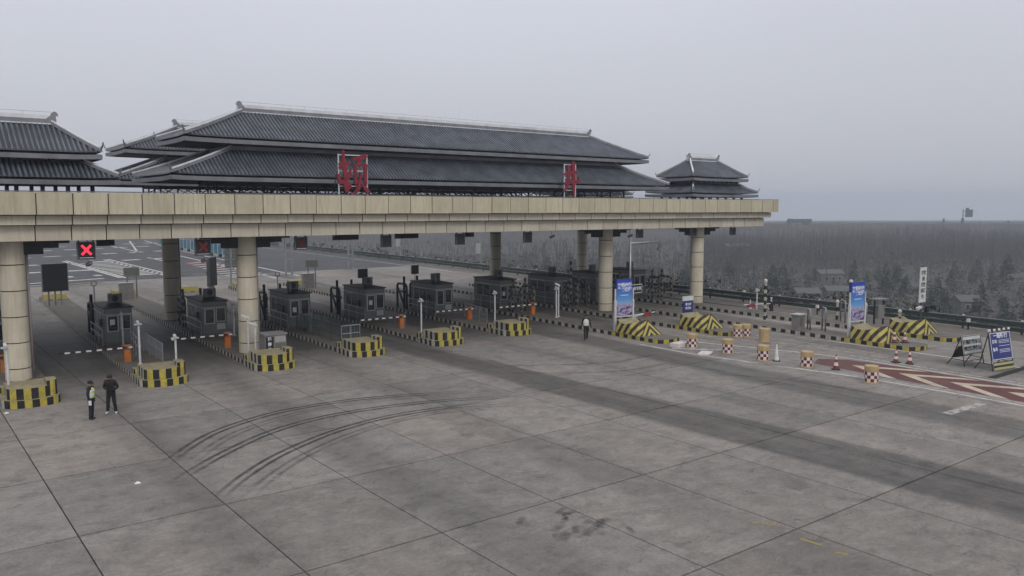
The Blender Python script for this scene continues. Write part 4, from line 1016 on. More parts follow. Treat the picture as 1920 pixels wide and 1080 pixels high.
# ------------------------------------------------------------------ black display boards at the far end of the islands
def led_board(x, y, label, w, h, z, rz=0):
    t = thing('display_board', label, 'display board', (x, y, KH), rz, 'large black display boards')
    MB().box(-w/2,w/2,-0.12,0.12,z,z+h).build('housing', 'black_steel', t)
    for a in (-w*.28, -w*.02, w*.22): MB().tube([(a,0,0),(a,0,z)], 0.07, 8).build('leg', 'grey_steel' if a < 0 else 'galvanised', t)
    f = MB(); f.box(-w/2-.05,-w/2,-.14,.14,z-.05,z+h+.05); f.box(w/2,w/2+.05,-.14,.14,z-.05,z+h+.05); f.box(-w/2,w/2,-.14,.14,z+h,z+h+.05); f.build('rim', 'grey_steel', t)
    return t
led_board(8.9, 82.5, 'large black display board on three legs beyond the lit red cross', 2.0, 2.4, 1.25, 0.15)
led_board(21.3, 78.5, 'black display board seen edge-on beside a rear column', 1.5, 2.6, 1.35, 0.9)

def lane_machine(x, y, label):
    t = thing('lane_machine', label, 'machine', (x, y, KH))
    MB().box(-0.9,0.3,-0.3,0.3,0,1.5).build('cabinet', 'cabinet_grey', t); MB().box(-0.95,0.35,-0.35,0.35,1.5,1.56).build('lid', 'booth_trim', t)
    for a in (-0.1, 0.7): MB().tube([(a,0.4,0),(a,0.4,2.9)], 0.06, 8).build('post', 'grey_steel', t)
    MB().box(-0.4,1.0,0.34,0.46,2.1,2.95).build('panel', 'cabinet_grey', t); MB().box(-0.32,0.92,0.33,0.34,2.2,2.85).build('screen', 'booth_wall', t)
    return t
lane_machine(15.2, 84.0, 'grey lane machine with raised panel behind the camera-post booth'); lane_machine(33.0, 84.0, 'grey lane machine with raised panel behind the lone-post booth')
def ring_post(x, y, label):
    t = thing('signal_post', label, 'signal post', (x, y, KH), 0, 'round-headed signal posts'); MB().tube([(0,0,0),(0,0,1.75)], 0.06, 8).build('pole', 'galvanised', t)
    n = 14; MB().tube([(0.22*math.cos(2*math.pi*k/n), 0, 1.97+0.22*math.sin(2*math.pi*k/n)) for k in range(n+1)], 0.05, 6).build('ring', 'grey_steel', t); MB().tube([(-1.6,0,1.85),(1.6,0,1.85)], 0.03, 6).build('arm', 'galvanised', t)
ring_post(11.6, 80.0, 'round-headed signal post behind the camera-post booth'); ring_post(23.0, 86.0, 'round-headed signal post beside the rear column'); ring_post(28.0, 80.0, 'round-headed signal post behind the green-fenced booth')
def slat_sign(x, y, label, h, z):
    t = thing('road_sign', label, 'road sign', (x, y, 0), 0.25)
    MB().tube([(0,0.1,0),(0,0.1,z+h)], 0.10, 8).build('post', 'galvanised', t)
    for a in (-0.72, 0.12):
        p = MB().box(a,a+0.6,0,0.04,z,z+h).build('panel', 'grey_steel', t)
        for k in range(4): MB().box(a,a+0.6,-0.05,0.0,z+0.2+k*(h-.4)/3.2,z+0.28+k*(h-.4)/3.2).build('rib', 'galvanised', p)
slat_sign(26.9, 91.5, 'sign seen from behind with cross ribs near the blue screen wall', 2.5, 2.2)
def gantry(x, y, label, gap=0.7, h=9.0):
    t = thing('gantry_post', label, 'gantry', (x, y, 0), 0.2)
    for a in (-gap/2, gap/2): MB().tube([(a,0,0),(a,0,h)], 0.14, 8).build('post', 'galvanised', t)
    MB().box(-gap/2-0.9,-gap/2-0.2,-0.05,0.05,3.2,h).build('panel', 'galvanised', t)
    for z in (2.0, 5.0, h-0.2): MB().box(-gap/2,gap/2,-0.06,0.06,z,z+0.12).build('rung', 'galvanised', t)
gantry(48.6, 108.5, 'tall twin gantry posts beyond the open span'); gantry(37.6, 103.0, 'tall twin gantry posts beyond the green-fenced booth', 0.9)
for x, y, lb in ((62.9, 121.0, 'lamp post beyond the guardrail with a pale box, next to the asphalt'), (63.0, 97.0, 'lamp post beyond the guardrail beside the rear column')):
    t = thing('lamp_post', lb, 'lamp post', (x, y, -0.4)); MB().tube([(0,0,0),(0,0,10)], 0.16, 8, r1=0.1).build('pole', 'galvanised', t); MB().box(-0.75,-0.1,-0.15,0.15,2.6,4.0).build('box', 'booth_trim', t); MB().box(-1.8,0.1,-0.12,0.12,9.9,10.1).build('lamp_arm', 'galvanised', t)

# bent camera pole on the island with the small blue notice
t = thing('camera_pole', 'grey pole with long arm and hanging camera rising behind the blue banner by the walker', 'camera pole', (44.9, 47.6, KH))
MB().tube([(0,0,0),(0,0,6.2)], 0.10, 10, r1=0.075).build('pole', 'galvanised', t, smooth=True)
MB().tube([(0,0,5.75),(3.3,0.2,5.8)], 0.085, 8).build('arm', 'galvanised', t, smooth=True)
MB().xbox(Matrix.Translation((3.15,0.0,5.4)) @ Matrix.Rotation(0.6, 4, 'Y'), 0.2, 0.2, 0.6).build('camera', 'grey_steel', t)
MB().tube([(3.15,0.15,5.78),(3.15,0.05,5.5)], 0.03, 6).build('hanger', 'grey_steel', t)

# ================================================================== SIGNS ON THE ENTRY SIDE
def banner(x, y, label, title, rz=0.0):
    t = thing('banner_stand', label, 'banner', (x, y, KH), rz)
    for a in (-0.78, 0.78):
        MB().box(a-0.07,a+0.07,-0.07,0.07,0,2.15).build('post', 'white_steel', t); MB().box(a-0.04,a+0.04,-0.045,0.045,2.15,2.95).build('post_top', 'white_steel', t)
    MB().box(-0.7,0.7,-0.05,0.05,0.95,1.03).build('cross_rail', 'white_steel', t)
    box = MB().box(-0.70,0.70,-0.02,0.16,1.05,3.62).build('light_box', 'sign_blue', t)
    p = MB().box(-0.5,0.5,-0.006,0,0,1).build('print', 'poster_print', box, (0,-0.022,1.06)); p.scale = (1.36,1,2.54)
    lettering(title, 0.31, 'letter_white', box, (0,-0.036,3.02), bold=0.012)
    MB().box(-0.35,0.35,-0.033,-0.030,2.45,2.50).build('caption_line', 'letter_white', box)
    return t
banner(39.6, 42.55, 'upright blue banner stand on the wedge island by the walking person', '文明出行\n平安返程', -0.08)
banner(50.6, 31.65, 'upright blue banner stand on the wedge island with the grey kiosk', '文明出行\n平安返程', -0.08)
t = thing('notice_board', 'small blue notice board with white header on the second wedge island', 'notice board', (45.6, 42.15, KH))
MB().tube([(0.25,0.05,0),(0.25,0.05,1.0)], 0.05, 8).build('post', 'white_steel', t); MB().tube([(-0.3,0.05,0),(-0.3,0.05,1.0)], 0.04, 8).build('post', 'grey_steel', t)
MB().box(-0.5,0.5,-0.04,0.04,0.85,1.72).build('board', 'sign_blue', t); MB().box(-0.55,0.55,-0.06,0.05,1.72,2.05).build('header', 'sign_white', t)
lettering('黄土店', 0.2, 'letter_white', t, (0,-0.05,1.45), bold=0.006); lettering('收费站', 0.2, 'letter_white', t, (0,-0.05,1.15), bold=0.006)
t = thing('lane_board', 'black lane board with white border hanging from a striped guard frame', 'lane board', (46.0, 48.2, 2.0), 0.12)
MB().tube([(-0.8,0.06,-1.75),(-0.8,0.06,0.4)], 0.05, 8).build('post', 'grey_steel', t)
MB().box(-0.85,0.85,0,0.06,0,0.62).build('panel', 'letter_black', t)
f = MB(); f.box(-.88,.88,-.02,.06,.62,.66); f.box(-.88,.88,-.02,.06,-.04,0); f.box(-.88,-.85,-.02,.06,0,.62); f.box(.85,.88,-.02,.06,0,.62); f.build('border', 'sign_white', t)
lettering('小客车专用', 0.31, 'letter_white', t, (0,-0.01,0.31), bold=0.006)
def swing_arm(x, y, label, arm=3.0, up=0.12, z0=KH):
    t = thing('swing_barrier', label, 'barrier', (x, y, z0), 0)
    MB().box(-0.12,0.12,-0.12,0.12,0,0.95).build('post', 'black_steel', t); MB().lathe([(0.06,0.95),(0.06,1.2),(0.09,1.22),(0.09,1.3)], 8).build('lamp', 'white_steel', t)
    MB().tube([(0,0,0.78),(arm,0.1,0.78+up*arm*.3)], 0.045, 6).build('arm', 'white_steel', t)
    MB().tube(spline([(0.05,-0.03,0.25),(0.5,-0.03,0.52),(1.1,0,0.74),(1.7,0.03,0.82)], 4), 0.03, 6).build('stay', 'white_steel', t)
    MB().box(arm*.62,arm*.86,0.0,0.12,0.55+up*arm*.2,0.85+up*arm*.2).build('warning_plate', 'cone_orange', t)
    return t
swing_arm(40.55, 43.4, 'low swing barrier with red plate beside the wedge under the banner', 3.0)
ta = swing_arm(57.2, 43.6, 'low swing barrier with red arm tip in front of the guardrail', 3.2, z0=0.0); ta.rotation_euler = (0,0,math.pi-0.1)
# tall vertical sign
t = thing('vertical_sign', 'tall narrow white sign with black characters behind a wedge', 'sign', (55.35, 29.8, KH), 0.02)
MB().tube([(0,0.08,0),(0,0.08,4.6)], 0.07, 10).build('post', 'rail_green', t)
MB().box(-0.42,0.42,0,0.05,2.1,4.5).build('panel', 'sign_white', t)
lettering('谨慎\n回\n驾驶\n减速\n行', 0.30, 'letter_black', t, (0,-0.008,3.30), bold=0.012)
MB().xbox(Matrix.Translation((-0.4,0.0,1.75)) @ Matrix.Rotation(-0.15, 4, 'Y'), 0.55, 0.16, 0.16).build('camera', 'white_steel', t)
MB().xbox(Matrix.Translation((0.65,0.0,1.6)), 0.3, 0.2, 0.42).build('flood_light', 'black_steel', t); MB().tube([(-0.4,0.05,1.72),(0.6,0.05,1.75)], 0.025, 6).build('bracket', 'grey_steel', t)

# kiosk, posts and striped bollards around the farther banner
t = thing('ticket_kiosk', 'grey box kiosk on the kerb of a banner island', 'kiosk', (49.75, 35.6, KH)); MB().box(-0.35,0.35,-0.3,0.3,0,1.05).build('body', 'cabinet_grey', t); MB().box(-0.45,0.45,-0.4,0.4,1.05,1.12).build('lid', 'booth_trim', t); MB().box(-0.25,0.1,-0.31,-0.30,0.3,0.85).build('panel', 'booth_wall', t)
def bollard(x, y, label, h, z0=KH, r=0.11):
    t = thing('striped_post', label, 'post', (x, y, z0), 0, 'black and white striped posts'); n = int(h/0.28)
    MB().lathe([(r, k*h/n) for k in range(n+1)], 10, fn=lambda i, k: i % 2).build('post', ['black_steel', 'kerb_white'], t); MB().lathe([(r*.8,0),(r*1.2,0.05),(r*1.1,0.16),(r*.4,0.22)], 10, c=(0,0,h)).build('lamp', 'drum_white', t)
bollard(51.9, 33.0, 'tall striped post with white lamp behind the banner on the kiosk island', 3.4); bollard(52.0, 40.2, 'striped post with lamp standing beside the kerb before the grey kiosk', 2.9)
bollard(55.6, 31.5, 'short striped post beside the tall vertical sign', 1.2); bollard(56.5, 37.0, 'short striped post beside the inverted U frames', 1.3); bollard(46.1, 56.4, 'tall striped post with white cap beside the spiral guard frames', 3.8)
def uframe(x, y, label, w=0.7, h=1.6):
    t = thing('hoop_frame', label, 'frame', (x, y, KH), 0.9, 'white pipe hoops'); MB().tube([(0,0,0),(0,0,h-.1),(.08,0,h),(w-.08,0,h),(w,0,h-.1),(w,0,0)], 0.06, 8).build('hoop', 'galvanised', t, smooth=True); MB().tube([(0,0,h*.55),(w,0,h*.55)], 0.04, 6).build('cross_pipe', 'galvanised', t)
uframe(50.6, 34.0, 'white pipe hoop beside the grey kiosk'); uframe(50.3, 35.0, 'second white pipe hoop nearer the kiosk', 0.6, 1.4); uframe(54.9, 33.6, 'white pipe hoop between the kiosk island banner and the vertical sign', 1.0, 1.7); uframe(55.4, 35.6, 'white pipe hoop behind the striped post', 1.0, 1.6)
t = thing('equipment_rack', 'dark equipment rack with flat roof before the guardrail', 'rack', (58.0, 34.5, 0.0)); MB().box(-0.7,0.7,-0.4,0.4,1.9,2.0).build('roof', 'grey_steel', t)
for a in (-0.6, 0.6): MB().box(a-.05,a+.05,-.05,.05,0,1.9).build('post', 'black_steel', t)
MB().box(-0.4,0.4,-0.2,0.2,0.5,1.5).build('box', 'cabinet_grey', t)

# ------------------------------------------------------------------ drums, cones, boards
def drum(x, y, label, checks=True, z0=0.0, s=1.0, tilt=0.0):
    t = thing('traffic_drum', label, 'traffic drum', (x, y, z0), random.uniform(0, 6), 'traffic drums along the gore')
    t.scale = (s, s, s)
    prof = [(0.355,0),(0.355,0.05),(0.335,0.07),(0.335,0.24),(0.335,0.41),(0.335,0.58),(0.335,0.60),(0.345,0.62),(0.345,0.84),(0.335,0.86)]
    MB().lathe(prof, 12, fn=lambda i, k: (1+((k+i) % 2)) if (checks and 2 <= i <= 4) else 0).build('body', ['drum_yellow', 'drum_red', 'drum_white'], t, smooth=False)
    MB().lathe([(0.335,0.862),(0.325,0.885),(0.26,0.89),(0.25,0.875)], 16).build('lid', 'drum_yellow', t)
    return t
drum(38.9, 23.4, 'checked drum in front of the red chevrons, out on the driving lane'); drum(39.75, 27.8, 'checked drum at the tip of the red chevrons'); drum(39.4, 30.5, 'checked drum with a pale cone next to it')
drum(39.5, 33.2, 'checked drum with a flat board lying beside it'); drum(39.3, 35.9, 'checked drum just off the tip of the walker banner island')
drum(44.95, 36.95, 'checked drum, one of a touching pair at the second wedge', s=0.97); drum(45.55, 36.75, 'checked drum, other one of the touching pair at the second wedge', s=0.97)
drum(44.9, 34.7, 'plain yellow drum without checks', False); drum(52.0, 24.6, 'checked drum half hidden between the two folding boards')
def cone(x, y, label, h=0.75, pale=False, z0=0.0):
    t = thing('traffic_cone', label, 'traffic cone', (x, y, z0), random.uniform(0, 1.5), 'traffic cones')
    MB().prism([(-.2,-.2),(.2,-.2),(.2,.2),(-.2,.2)], 0, 0.05).build('base', 'cone_base', t)
    zs = [0.05, 0.05+(h-.05)*.22, 0.05+(h-.05)*.45, 0.05+(h-.05)*.66, 0.05+(h-.05)*.86, h]
    MB().lathe([(0.15-0.125*(z-0.05)/(h-.05), z) for z in zs], 12, fn=lambda i, k: (1 if i in (1, 3) else 0)).build('cone', ['paper_white' if pale else 'cone_orange', 'drum_white'], t, smooth=False)
cone(39.85, 29.9, 'pale covered cone next to a checked drum', 0.98, True); cone(40.4, 26.4, 'cone standing on the tip of the red chevrons', 0.85)
cone(45.0, 25.6, 'cone of a pair in the open lane, on its kiosk island side', 0.80); cone(45.2, 24.9, 'cone of a pair in the open lane, on its folding board side', 0.80)
cone(50.0, 28.6, 'cone standing on the flat nose of the kiosk island', 0.8, z0=KH); cone(50.5, 28.2, 'second cone standing on the flat nose of the kiosk island', 0.8, z0=KH); cone(57.0, 45.6, 'white cone before the guardrail', 0.95, True)
for x, y, rz, lb in ((38.3, 33.9, 0.5, 'flat pale board lying on the ground between two checked drums'), (38.9, 36.6, 0.1, 'small pale block lying next to the drum by the wedge')):
    o = MB().box(-0.55,0.55,-0.35,0.35,0.004,0.07 if rz > .2 else 0.25).build('fallen_board', 'drum_white', None, (x, y, 0.0), (0,0,rz)); tag(o, lb, 'board')
def a_frame(x, y, label, w, h, z, rz, kind):
    t = thing('folding_board', label, 'sign board', (x, y, 0), rz)
    tilt = Matrix.Rotation(math.radians(-11), 4, 'X')
    def P(a, b, c): return tilt @ Vector((a, b, c))
    for a in (-w/2-0.03, w/2+0.03):
        MB().tube([P(a,0,0), P(a,0,z+h)], 0.028, 6).build('front_leg', 'black_steel', t)
        MB().tube([(a,1.05,0),(a,0.75,0.42),P(a,0.03,z+h*.9)], 0.028, 6).build('rear_leg', 'black_steel', t)
        MB().tube([P(a,0,0.35),(a,0.8,0.38)], 0.02, 6).build('side_bar', 'black_steel', t)
    MB().tube([P(-w/2,0,0.3),P(w/2,0,0.3)], 0.022, 6).build('cross_bar', 'black_steel', t)
    pan = MB().xbox(tilt @ Matrix.Translation((0,-0.03,z+h/2)), w, 0.03, h).build('panel', 'sign_white' if kind == 'white' else 'sign_blue', t)
    fr = MB(); k = 0.035
    for (cx_, cz_, sx_, sz_) in ((0,z+h-k,w,.03),(0,z+k,w,.03),(-w/2+k,z+h/2,.03,h-2*k-.03),(w/2-k,z+h/2,.03,h-2*k-.03)): fr.xbox(tilt @ Matrix.Translation((cx_,-0.05,cz_)), sx_, 0.012, sz_)
    fr.build('border', 'letter_black' if kind == 'white' else 'letter_white', pan)
    rot = (math.pi/2-math.radians(11), 0, 0)
    if kind == 'white':
        for zz, tx in ((z+h*.64, '超限超载车辆'), (z+h*.30, '请减速慢行让')): lettering(tx, 0.27, 'letter_black', pan, P(0,-0.055,zz), rot, bold=0.008)
        MB().xbox(Matrix.Translation((0,0.62,0.75)) @ Matrix.Rotation(math.radians(28), 4, 'X'), w, 0.03, 0.8).build('rear_panel', 'black_steel', t)
    else:
        lettering('一路畅行', 0.32, 'letter_white', pan, P(0.02,-0.055,z+h*.87), rot, bold=0.008)
        for zz, tx in ((z+h*.66, '货车'), (z+h*.38, '客车')): lettering(tx, 0.22, 'letter_white', pan, P(-w*.30,-0.055,zz), rot, bold=0.006)
        for zz in (z+h*.71, z+h*.66, z+h*.61, z+h*.50, z+h*.37, z+h*.32, z+h*.27):
            MB().xbox(tilt @ Matrix.Translation((w*.16,-0.05,zz)), w*.52, 0.008, 0.022).build('text_line', 'letter_white', pan)
        top = MB()
        for q_ in range(9): top.xbox(tilt @ Matrix.Translation((-w/2-0.05+(q_+.5)*(w+.1)/9,-0.03,z+h+0.15)), (w+.1)/9, 0.06, 0.12, q_ % 2)
        top.build('lamp_bar', ['drum_white', 'letter_black'], t); 
        for a in (-w*.3, 0, w*.3): MB().xbox(tilt @ Matrix.Translation((a,0,z+h+0.05)), 0.08, 0.03, 0.1).build('lamp_bracket', 'black_steel', t)
        MB().xbox(tilt @ Matrix.Translation((0.02,-0.04,0.26)) @ Matrix.Rotation(math.pi/2, 4, 'Z'), 0.03, w*.95, 0.42).build('skirt_board', 'small_stripes', t)
    return t
a_frame(47.75, 22.55, 'folding white board with two rows of black characters', 1.75, 1.05, 0.66, -0.10, 'white')
a_frame(47.75, 21.0, 'folding blue board with white text and striped skirt', 1.85, 1.5, 0.58, -0.12, 'blue')

# ================================================================== GUARDRAIL, FENCES
def guardrail():
    t = thing('guardrail', 'long dark green two-beam guardrail along the plaza edge before the valley', 'guardrail', (61.5, 0, 0))
    pm = MB().box(-0.05,0.05,-0.07,0.07,-0.3,0.92).mesh('post', ['rail_green']); cm = MB().box(-0.06,0.02,-0.06,0.06,0.92,1.04).mesh('reflector', ['drum_white'])
    y = 2.0
    while y < 190:
        obj('post', pm, t, (0, y, 0)); 
        if int(y) % 4 == 0 or True: obj('reflector', cm, t, (0, y, 0))
        y += 4.0
    def beam(z, hh, m):
        pr = [(-0.07,-hh/2),(-0.15,-hh*.32),(-0.15,-hh*.14),(-0.09,0),(-0.15,hh*.14),(-0.15,hh*.32),(-0.07,hh/2)]; mb = MB(); vs = []
        for y_ in (0.0, 190.0): vs += [(a, y_, z+b) for a, b in pr]
        mb.add(vs, [(k, k+1, 8+k, 7+k) for k in range(6)]); return mb.build('beam', m, t)
    beam(0.74, 0.30, 'rail_green'); beam(0.36, 0.30, 'rail_green')
    MB().box(-0.14,-0.02,0,190,0.90,0.94).build('top_rail', 'rail_top', t)
guardrail()
# short guide posts on the verge
for k, (px_, py_) in enumerate(((1452,572), (1532,590), (1395,560), (1815,618))):
    p = gp(px_, py_); t = thing('guide_post', 'short guide post with white reflector between kerb and guardrail', 'guide post', (p.x, p.y, 0), 0, 'short guide posts by the guardrail')
    MB().tube([(0,0,0),(0,0,0.55)], 0.06, 8).build('post', 'black_steel', t); MB().box(-0.1,0.1,-0.1,0.1,0.55,0.8).build('reflector', 'drum_white', t)
# blue screen wall on the median
t = thing('screen_wall', 'blue and teal corrugated screen wall on the median beyond the booths', 'wall', (40.6, 130, 0))
pm = MB().box(-0.03,0.03,-1.22,1.22,0.45,2.1).mesh('panel', ['fence_blue'])
for k in range(24):
    y = 1.3+k*2.6; x = 0.9-0.012*k
    obj('panel', pm, t, (x, y, 0)); MB().box(x-.07,x+.07,y-1.36,y-1.24,0,2.2).build('post', 'white_steel', t)
    MB().box(x-.2,x+.2,y-0.6,y+0.6,0.0,0.42).build('base_block', 'kerb_white' if k % 2 else 'kerb_black', t)

# ================================================================== PEOPLE
def person(label, loc, rz, joints, mats, group=None):
    """one skinned body; joints: name -> (pos, radius, parent)"""
    names = list(joints); idx = {n: i for i, n in enumerate(names)}
    me = bpy.data.meshes.new('body'); me.from_pydata([joints[n][0] for n in names], [(idx[joints[n][2]], idx[n]) for n in names if joints[n][2]], [])
    o = bpy.data.objects.new('body', me); COL.objects.link(o)
    sk = o.modifiers.new('skin', 'SKIN'); sk.use_smooth_shade = True
    lay = me.skin_vertices[0] if len(me.skin_vertices) else None
    if lay is None: me.skin_vertices.new() if hasattr(me.skin_vertices, 'new') else None; lay = me.skin_vertices[0]
    for i, n in enumerate(names):
        r = joints[n][1]; lay.data[i].radius = r if isinstance(r, tuple) else (r, r); lay.data[i].use_root = (n == 'pelvis')
    sub = o.modifiers.new('sub', 'SUBSURF'); sub.levels = 1; sub.render_levels = 1
    m2 = bpy.data.meshes.new_from_object(o.evaluated_get(bpy.context.evaluated_depsgraph_get())); bpy.data.objects.remove(o)
    m2.name = 'body'; m2.materials.clear()
    t = thing('person', label, 'person', loc, rz, group)
    for k in mats['list']: m2.materials.append(M[k])
    for p in m2.polygons: p.material_index = mats['fn'](p.center); p.use_smooth = True
    obj('body', m2, t)
    return t
def hand(J, name, wrist, d, side):
    """palm plus five short finger chains"""
    d = Vector(d).normalized(); s = Vector(side).normalized(); w = Vector(wrist)
    J[name+'palm'] = (w+d*0.06, 0.030, name+'wrist')
    for k, (o_, l) in enumerate(((-0.024, 0.062), (-0.008, 0.075), (0.008, 0.070), (0.024, 0.055))):
        J[f'{name}f{k}a'] = (w+d*0.085+s*o_, 0.010, name+'palm'); J[f'{name}f{k}b'] = (w+d*(0.085+l)+s*o_*1.1+Vector((0,-0.012,0)), 0.008, f'{name}f{k}a')
    J[name+'ta'] = (w+d*0.05+s*-0.042, 0.011, name+'palm'); J[name+'tb'] = (w+d*0.095+s*-0.052, 0.009, name+'ta')
def figure(h, pose, bulk=1.0):
    k = h/1.72; J = {}
    def v(x, y, z): return Vector((x*k, y*k, z*k))
    ln, bow = pose.get('lean', 0), pose.get('bow', 0)
    J['pelvis'] = (v(0,0,0.94), (0.155*k, 0.115*k), None)
    J['waist'] = (v(0,-ln*.3,1.08), (0.145*k, 0.11*k), 'pelvis'); J['chest'] = (v(0,-ln*.7,1.28), (0.175*k, 0.125*k), 'waist'); J['collar'] = (v(0,-ln,1.43), (0.10*k, 0.085*k), 'chest')
    J['neck'] = (v(0,-ln-bow*.2,1.50), 0.058*k, 'collar'); J['head'] = (v(0,-ln-0.015-bow*.6,1.585-bow*.1), (0.085*k, 0.098*k), 'neck'); J['crown'] = (v(0,-ln-0.005-bow,1.68-bow*.25), (0.075*k, 0.085*k), 'head')
    for s, nm in ((-1, 'l'), (1, 'r')):
        hip, kn, an, toe = pose['leg'+nm]
        J[nm+'hip'] = (v(s*0.095,0,0.88), 0.098*k, 'pelvis'); J[nm+'knee'] = (v(*kn), 0.072*k, nm+'hip'); J[nm+'ankle'] = (v(*an), 0.058*k, nm+'knee')
        J[nm+'heel'] = (v(an[0],an[1]+0.02,0.045), 0.048*k, nm+'ankle'); J[nm+'toe'] = (v(*toe), (0.045*k, 0.032*k), nm+'heel')
        el, wr, hd = pose['arm'+nm]
        J[nm+'shoulder'] = (v(s*0.175,-ln,1.40), 0.082*k, 'collar'); J[nm+'elbow'] = (v(*el), 0.058*k, nm+'shoulder'); J[nm+'wrist'] = (v(*wr), 0.042*k, nm+'elbow')
        hand(J, nm, v(*wr), hd, (0.3, -1, 0) if abs(hd[2]) > .5 else (1, 0, 0))
    for n_ in ('pelvis','waist','chest','lhip','rhip','lknee','rknee','lankle','rankle','lshoulder','rshoulder','lelbow','relbow'):
        p_, r_, q_ = J[n_]; J[n_] = (p_, tuple(x*bulk for x in r_) if isinstance(r_, tuple) else r_*bulk, q_)
    return J
def face_and_hair(t, h, pose, cap=None, hair='hair'):
    k = h/1.72; ln, bow = pose.get('lean', 0), pose.get('bow', 0); hy, hz = (-ln-0.015-bow*.6)*k, (1.585-bow*.1)*k
    # hair or cap as a child shell
    mb = MB(); n = 10; vs = []; 
    rings = [(0.108,0.0),(0.112,0.04),(0.104,0.085),(0.07,0.118),(0.012,0.130)]
    mb.lathe([(r*k, z*k) for r, z in rings], 12, c=(0, hy+0.012*k-bow*.25*k, hz+0.03*k))
    mb.build('hair' if cap is None else 'cap', hair if cap is None else cap, t, smooth=True)
    if cap: MB().lathe([(0.135*k,0),(0.13*k,0.012*k)], 12, c=(0,hy-0.03*k,hz+0.035*k)).build('cap_brim', cap, t)
    else: MB().box(-0.085*k,0.085*k,hy+0.05*k,hy+0.11*k,hz-0.08*k,hz+0.06*k).build('hair_back', hair, t)
    f = MB(); f.xbox(Matrix.Translation((0,hy-0.108*k,hz-0.005*k)), 0.022*k, 0.03*k, 0.05*k); nose = f.build('nose', 'skin', t)
    for s in (-1, 1): MB().xbox(Matrix.Translation((s*0.034*k,hy-0.094*k,hz+0.018*k)), 0.026*k, 0.012*k, 0.012*k).build('eye', 'hair', t)
    MB().xbox(Matrix.Translation((0,hy-0.094*k,hz-0.05*k)), 0.045*k, 0.014*k, 0.01*k).build('mouth', 'cone_orange', t)
    for s in (-1, 1): MB().xbox(Matrix.Translation((s*0.092*k,hy+0.01*k,hz)), 0.016*k, 0.03*k, 0.05*k).build('ear', 'skin', t)
def vest(t, h, pose, mA, mB, arms=False):
    k = h/1.72; ln = pose.get('lean', 0); n = 16; mb = MB()
    rows_ = [(0.98,0.180,0.140,0),(1.08,0.182,0.143,0),(1.18,0.198,0.152,0),(1.28,0.208,0.157,0),(1.36,0.195,0.145,0),(1.44,0.135,0.105,0)]
    vs = [(a*k*math.cos(2*math.pi*j/n), (-ln*(z-1.0)/.43+b*math.sin(2*math.pi*j/n))*k, z*k) for z, a, b, _ in rows_ for j in range(n)]
    fs = []; ms = []
    for i in range(len(rows_)-1):
        for j in range(n): fs.append((i*n+j, i*n+(j+1)%n, (i+1)*n+(j+1)%n, (i+1)*n+j)); ms.append(1 if i in (1, 3) else (1 if j in (9, 14) else 0))
    mb.add(vs, fs, ms); mb.build('vest', [mA, mB], t, smooth=True)
def cloth_fn(h, lowshoe):
    k = h/1.72
    def fn(c):
        z = c.z/k
        if z > 1.50: return 1
        if z < 0.085: return 2
        return 0
    return fn
stand = {'legl': (0,(-0.10,-0.01,0.49),(-0.10,0.02,0.09),(-0.11,-0.13,0.03)), 'legr': (0,(0.10,-0.01,0.49),(0.10,0.02,0.09),(0.11,-0.13,0.03)),
         'arml': ((-0.23,0.02,1.13),(-0.22,-0.04,0.90),(0,-0.1,-1)), 'armr': ((0.23,0.02,1.13),(0.22,-0.04,0.90),(0,-0.1,-1))}
p1 = person('person in dark uniform and cap wearing a lime vest, talking with a man in black', (5.24, 38.5, 0), math.radians(58), figure(1.66, stand, 1.1), {'list': ['cloth_navy', 'skin', 'cloth_black'], 'fn': cloth_fn(1.66, 0)})
face_and_hair(p1, 1.66, stand, 'cloth_navy'); vest(p1, 1.66, stand, 'vest_lime', 'vest_white')
o = MB().xbox(Matrix.Translation((-0.25,-0.07,0.76)), 0.012, 0.12, 0.20).build('paper_sheet', 'paper_white', None); o.matrix_world = Matrix.Translation((5.24,38.5,0)) @ Matrix.Rotation(math.radians(58), 4, 'Z'); tag(o, 'white sheet of paper held low by the person in the lime vest', 'paper')
talk = {'lean': 0.03, 'bow': 0.07, 'legl': (0,(-0.13,-0.02,0.49),(-0.17,0.02,0.09),(-0.21,-0.13,0.03)), 'legr': (0,(0.13,-0.01,0.49),(0.17,0.03,0.09),(0.21,-0.12,0.03)),
        'arml': ((-0.28,0.03,1.14),(-0.10,-0.20,1.10),(0.9,-0.5,0.1)), 'armr': ((0.29,0.04,1.14),(0.10,-0.20,1.04),(-0.9,-0.4,0.1))}
p2 = person('person in black jacket and trousers with white shoes, head bowed', (6.12, 39.1, 0), math.radians(-28), figure(1.74, talk, 1.22), {'list': ['cloth_black', 'skin', 'shoe_white'], 'fn': cloth_fn(1.74, 0)})
face_and_hair(p2, 1.74, talk)
walk = {'lean': 0.03, 'legl': (0,(-0.09,-0.16,0.50),(-0.08,-0.20,0.09),(-0.09,-0.36,0.04)), 'legr': (0,(0.09,0.06,0.48),(0.08,0.30,0.14),(0.08,0.20,0.04)),
        'arml': ((-0.26,0.10,1.15),(-0.30,0.02,0.92),(-0.2,-0.3,-1)), 'armr': ((0.27,0.0,1.15),(0.33,-0.10,0.93),(0.2,-0.4,-1))}
p3 = person('person walking in dark clothes and a white reflective vest', (35.75, 42.1, 0), math.radians(-38), figure(1.70, walk, 1.1), {'list': ['cloth_black', 'skin', 'cloth_black'], 'fn': cloth_fn(1.70, 0)})
face_and_hair(p3, 1.70, walk); vest(p3, 1.70, walk, 'vest_white', 'vest_white')

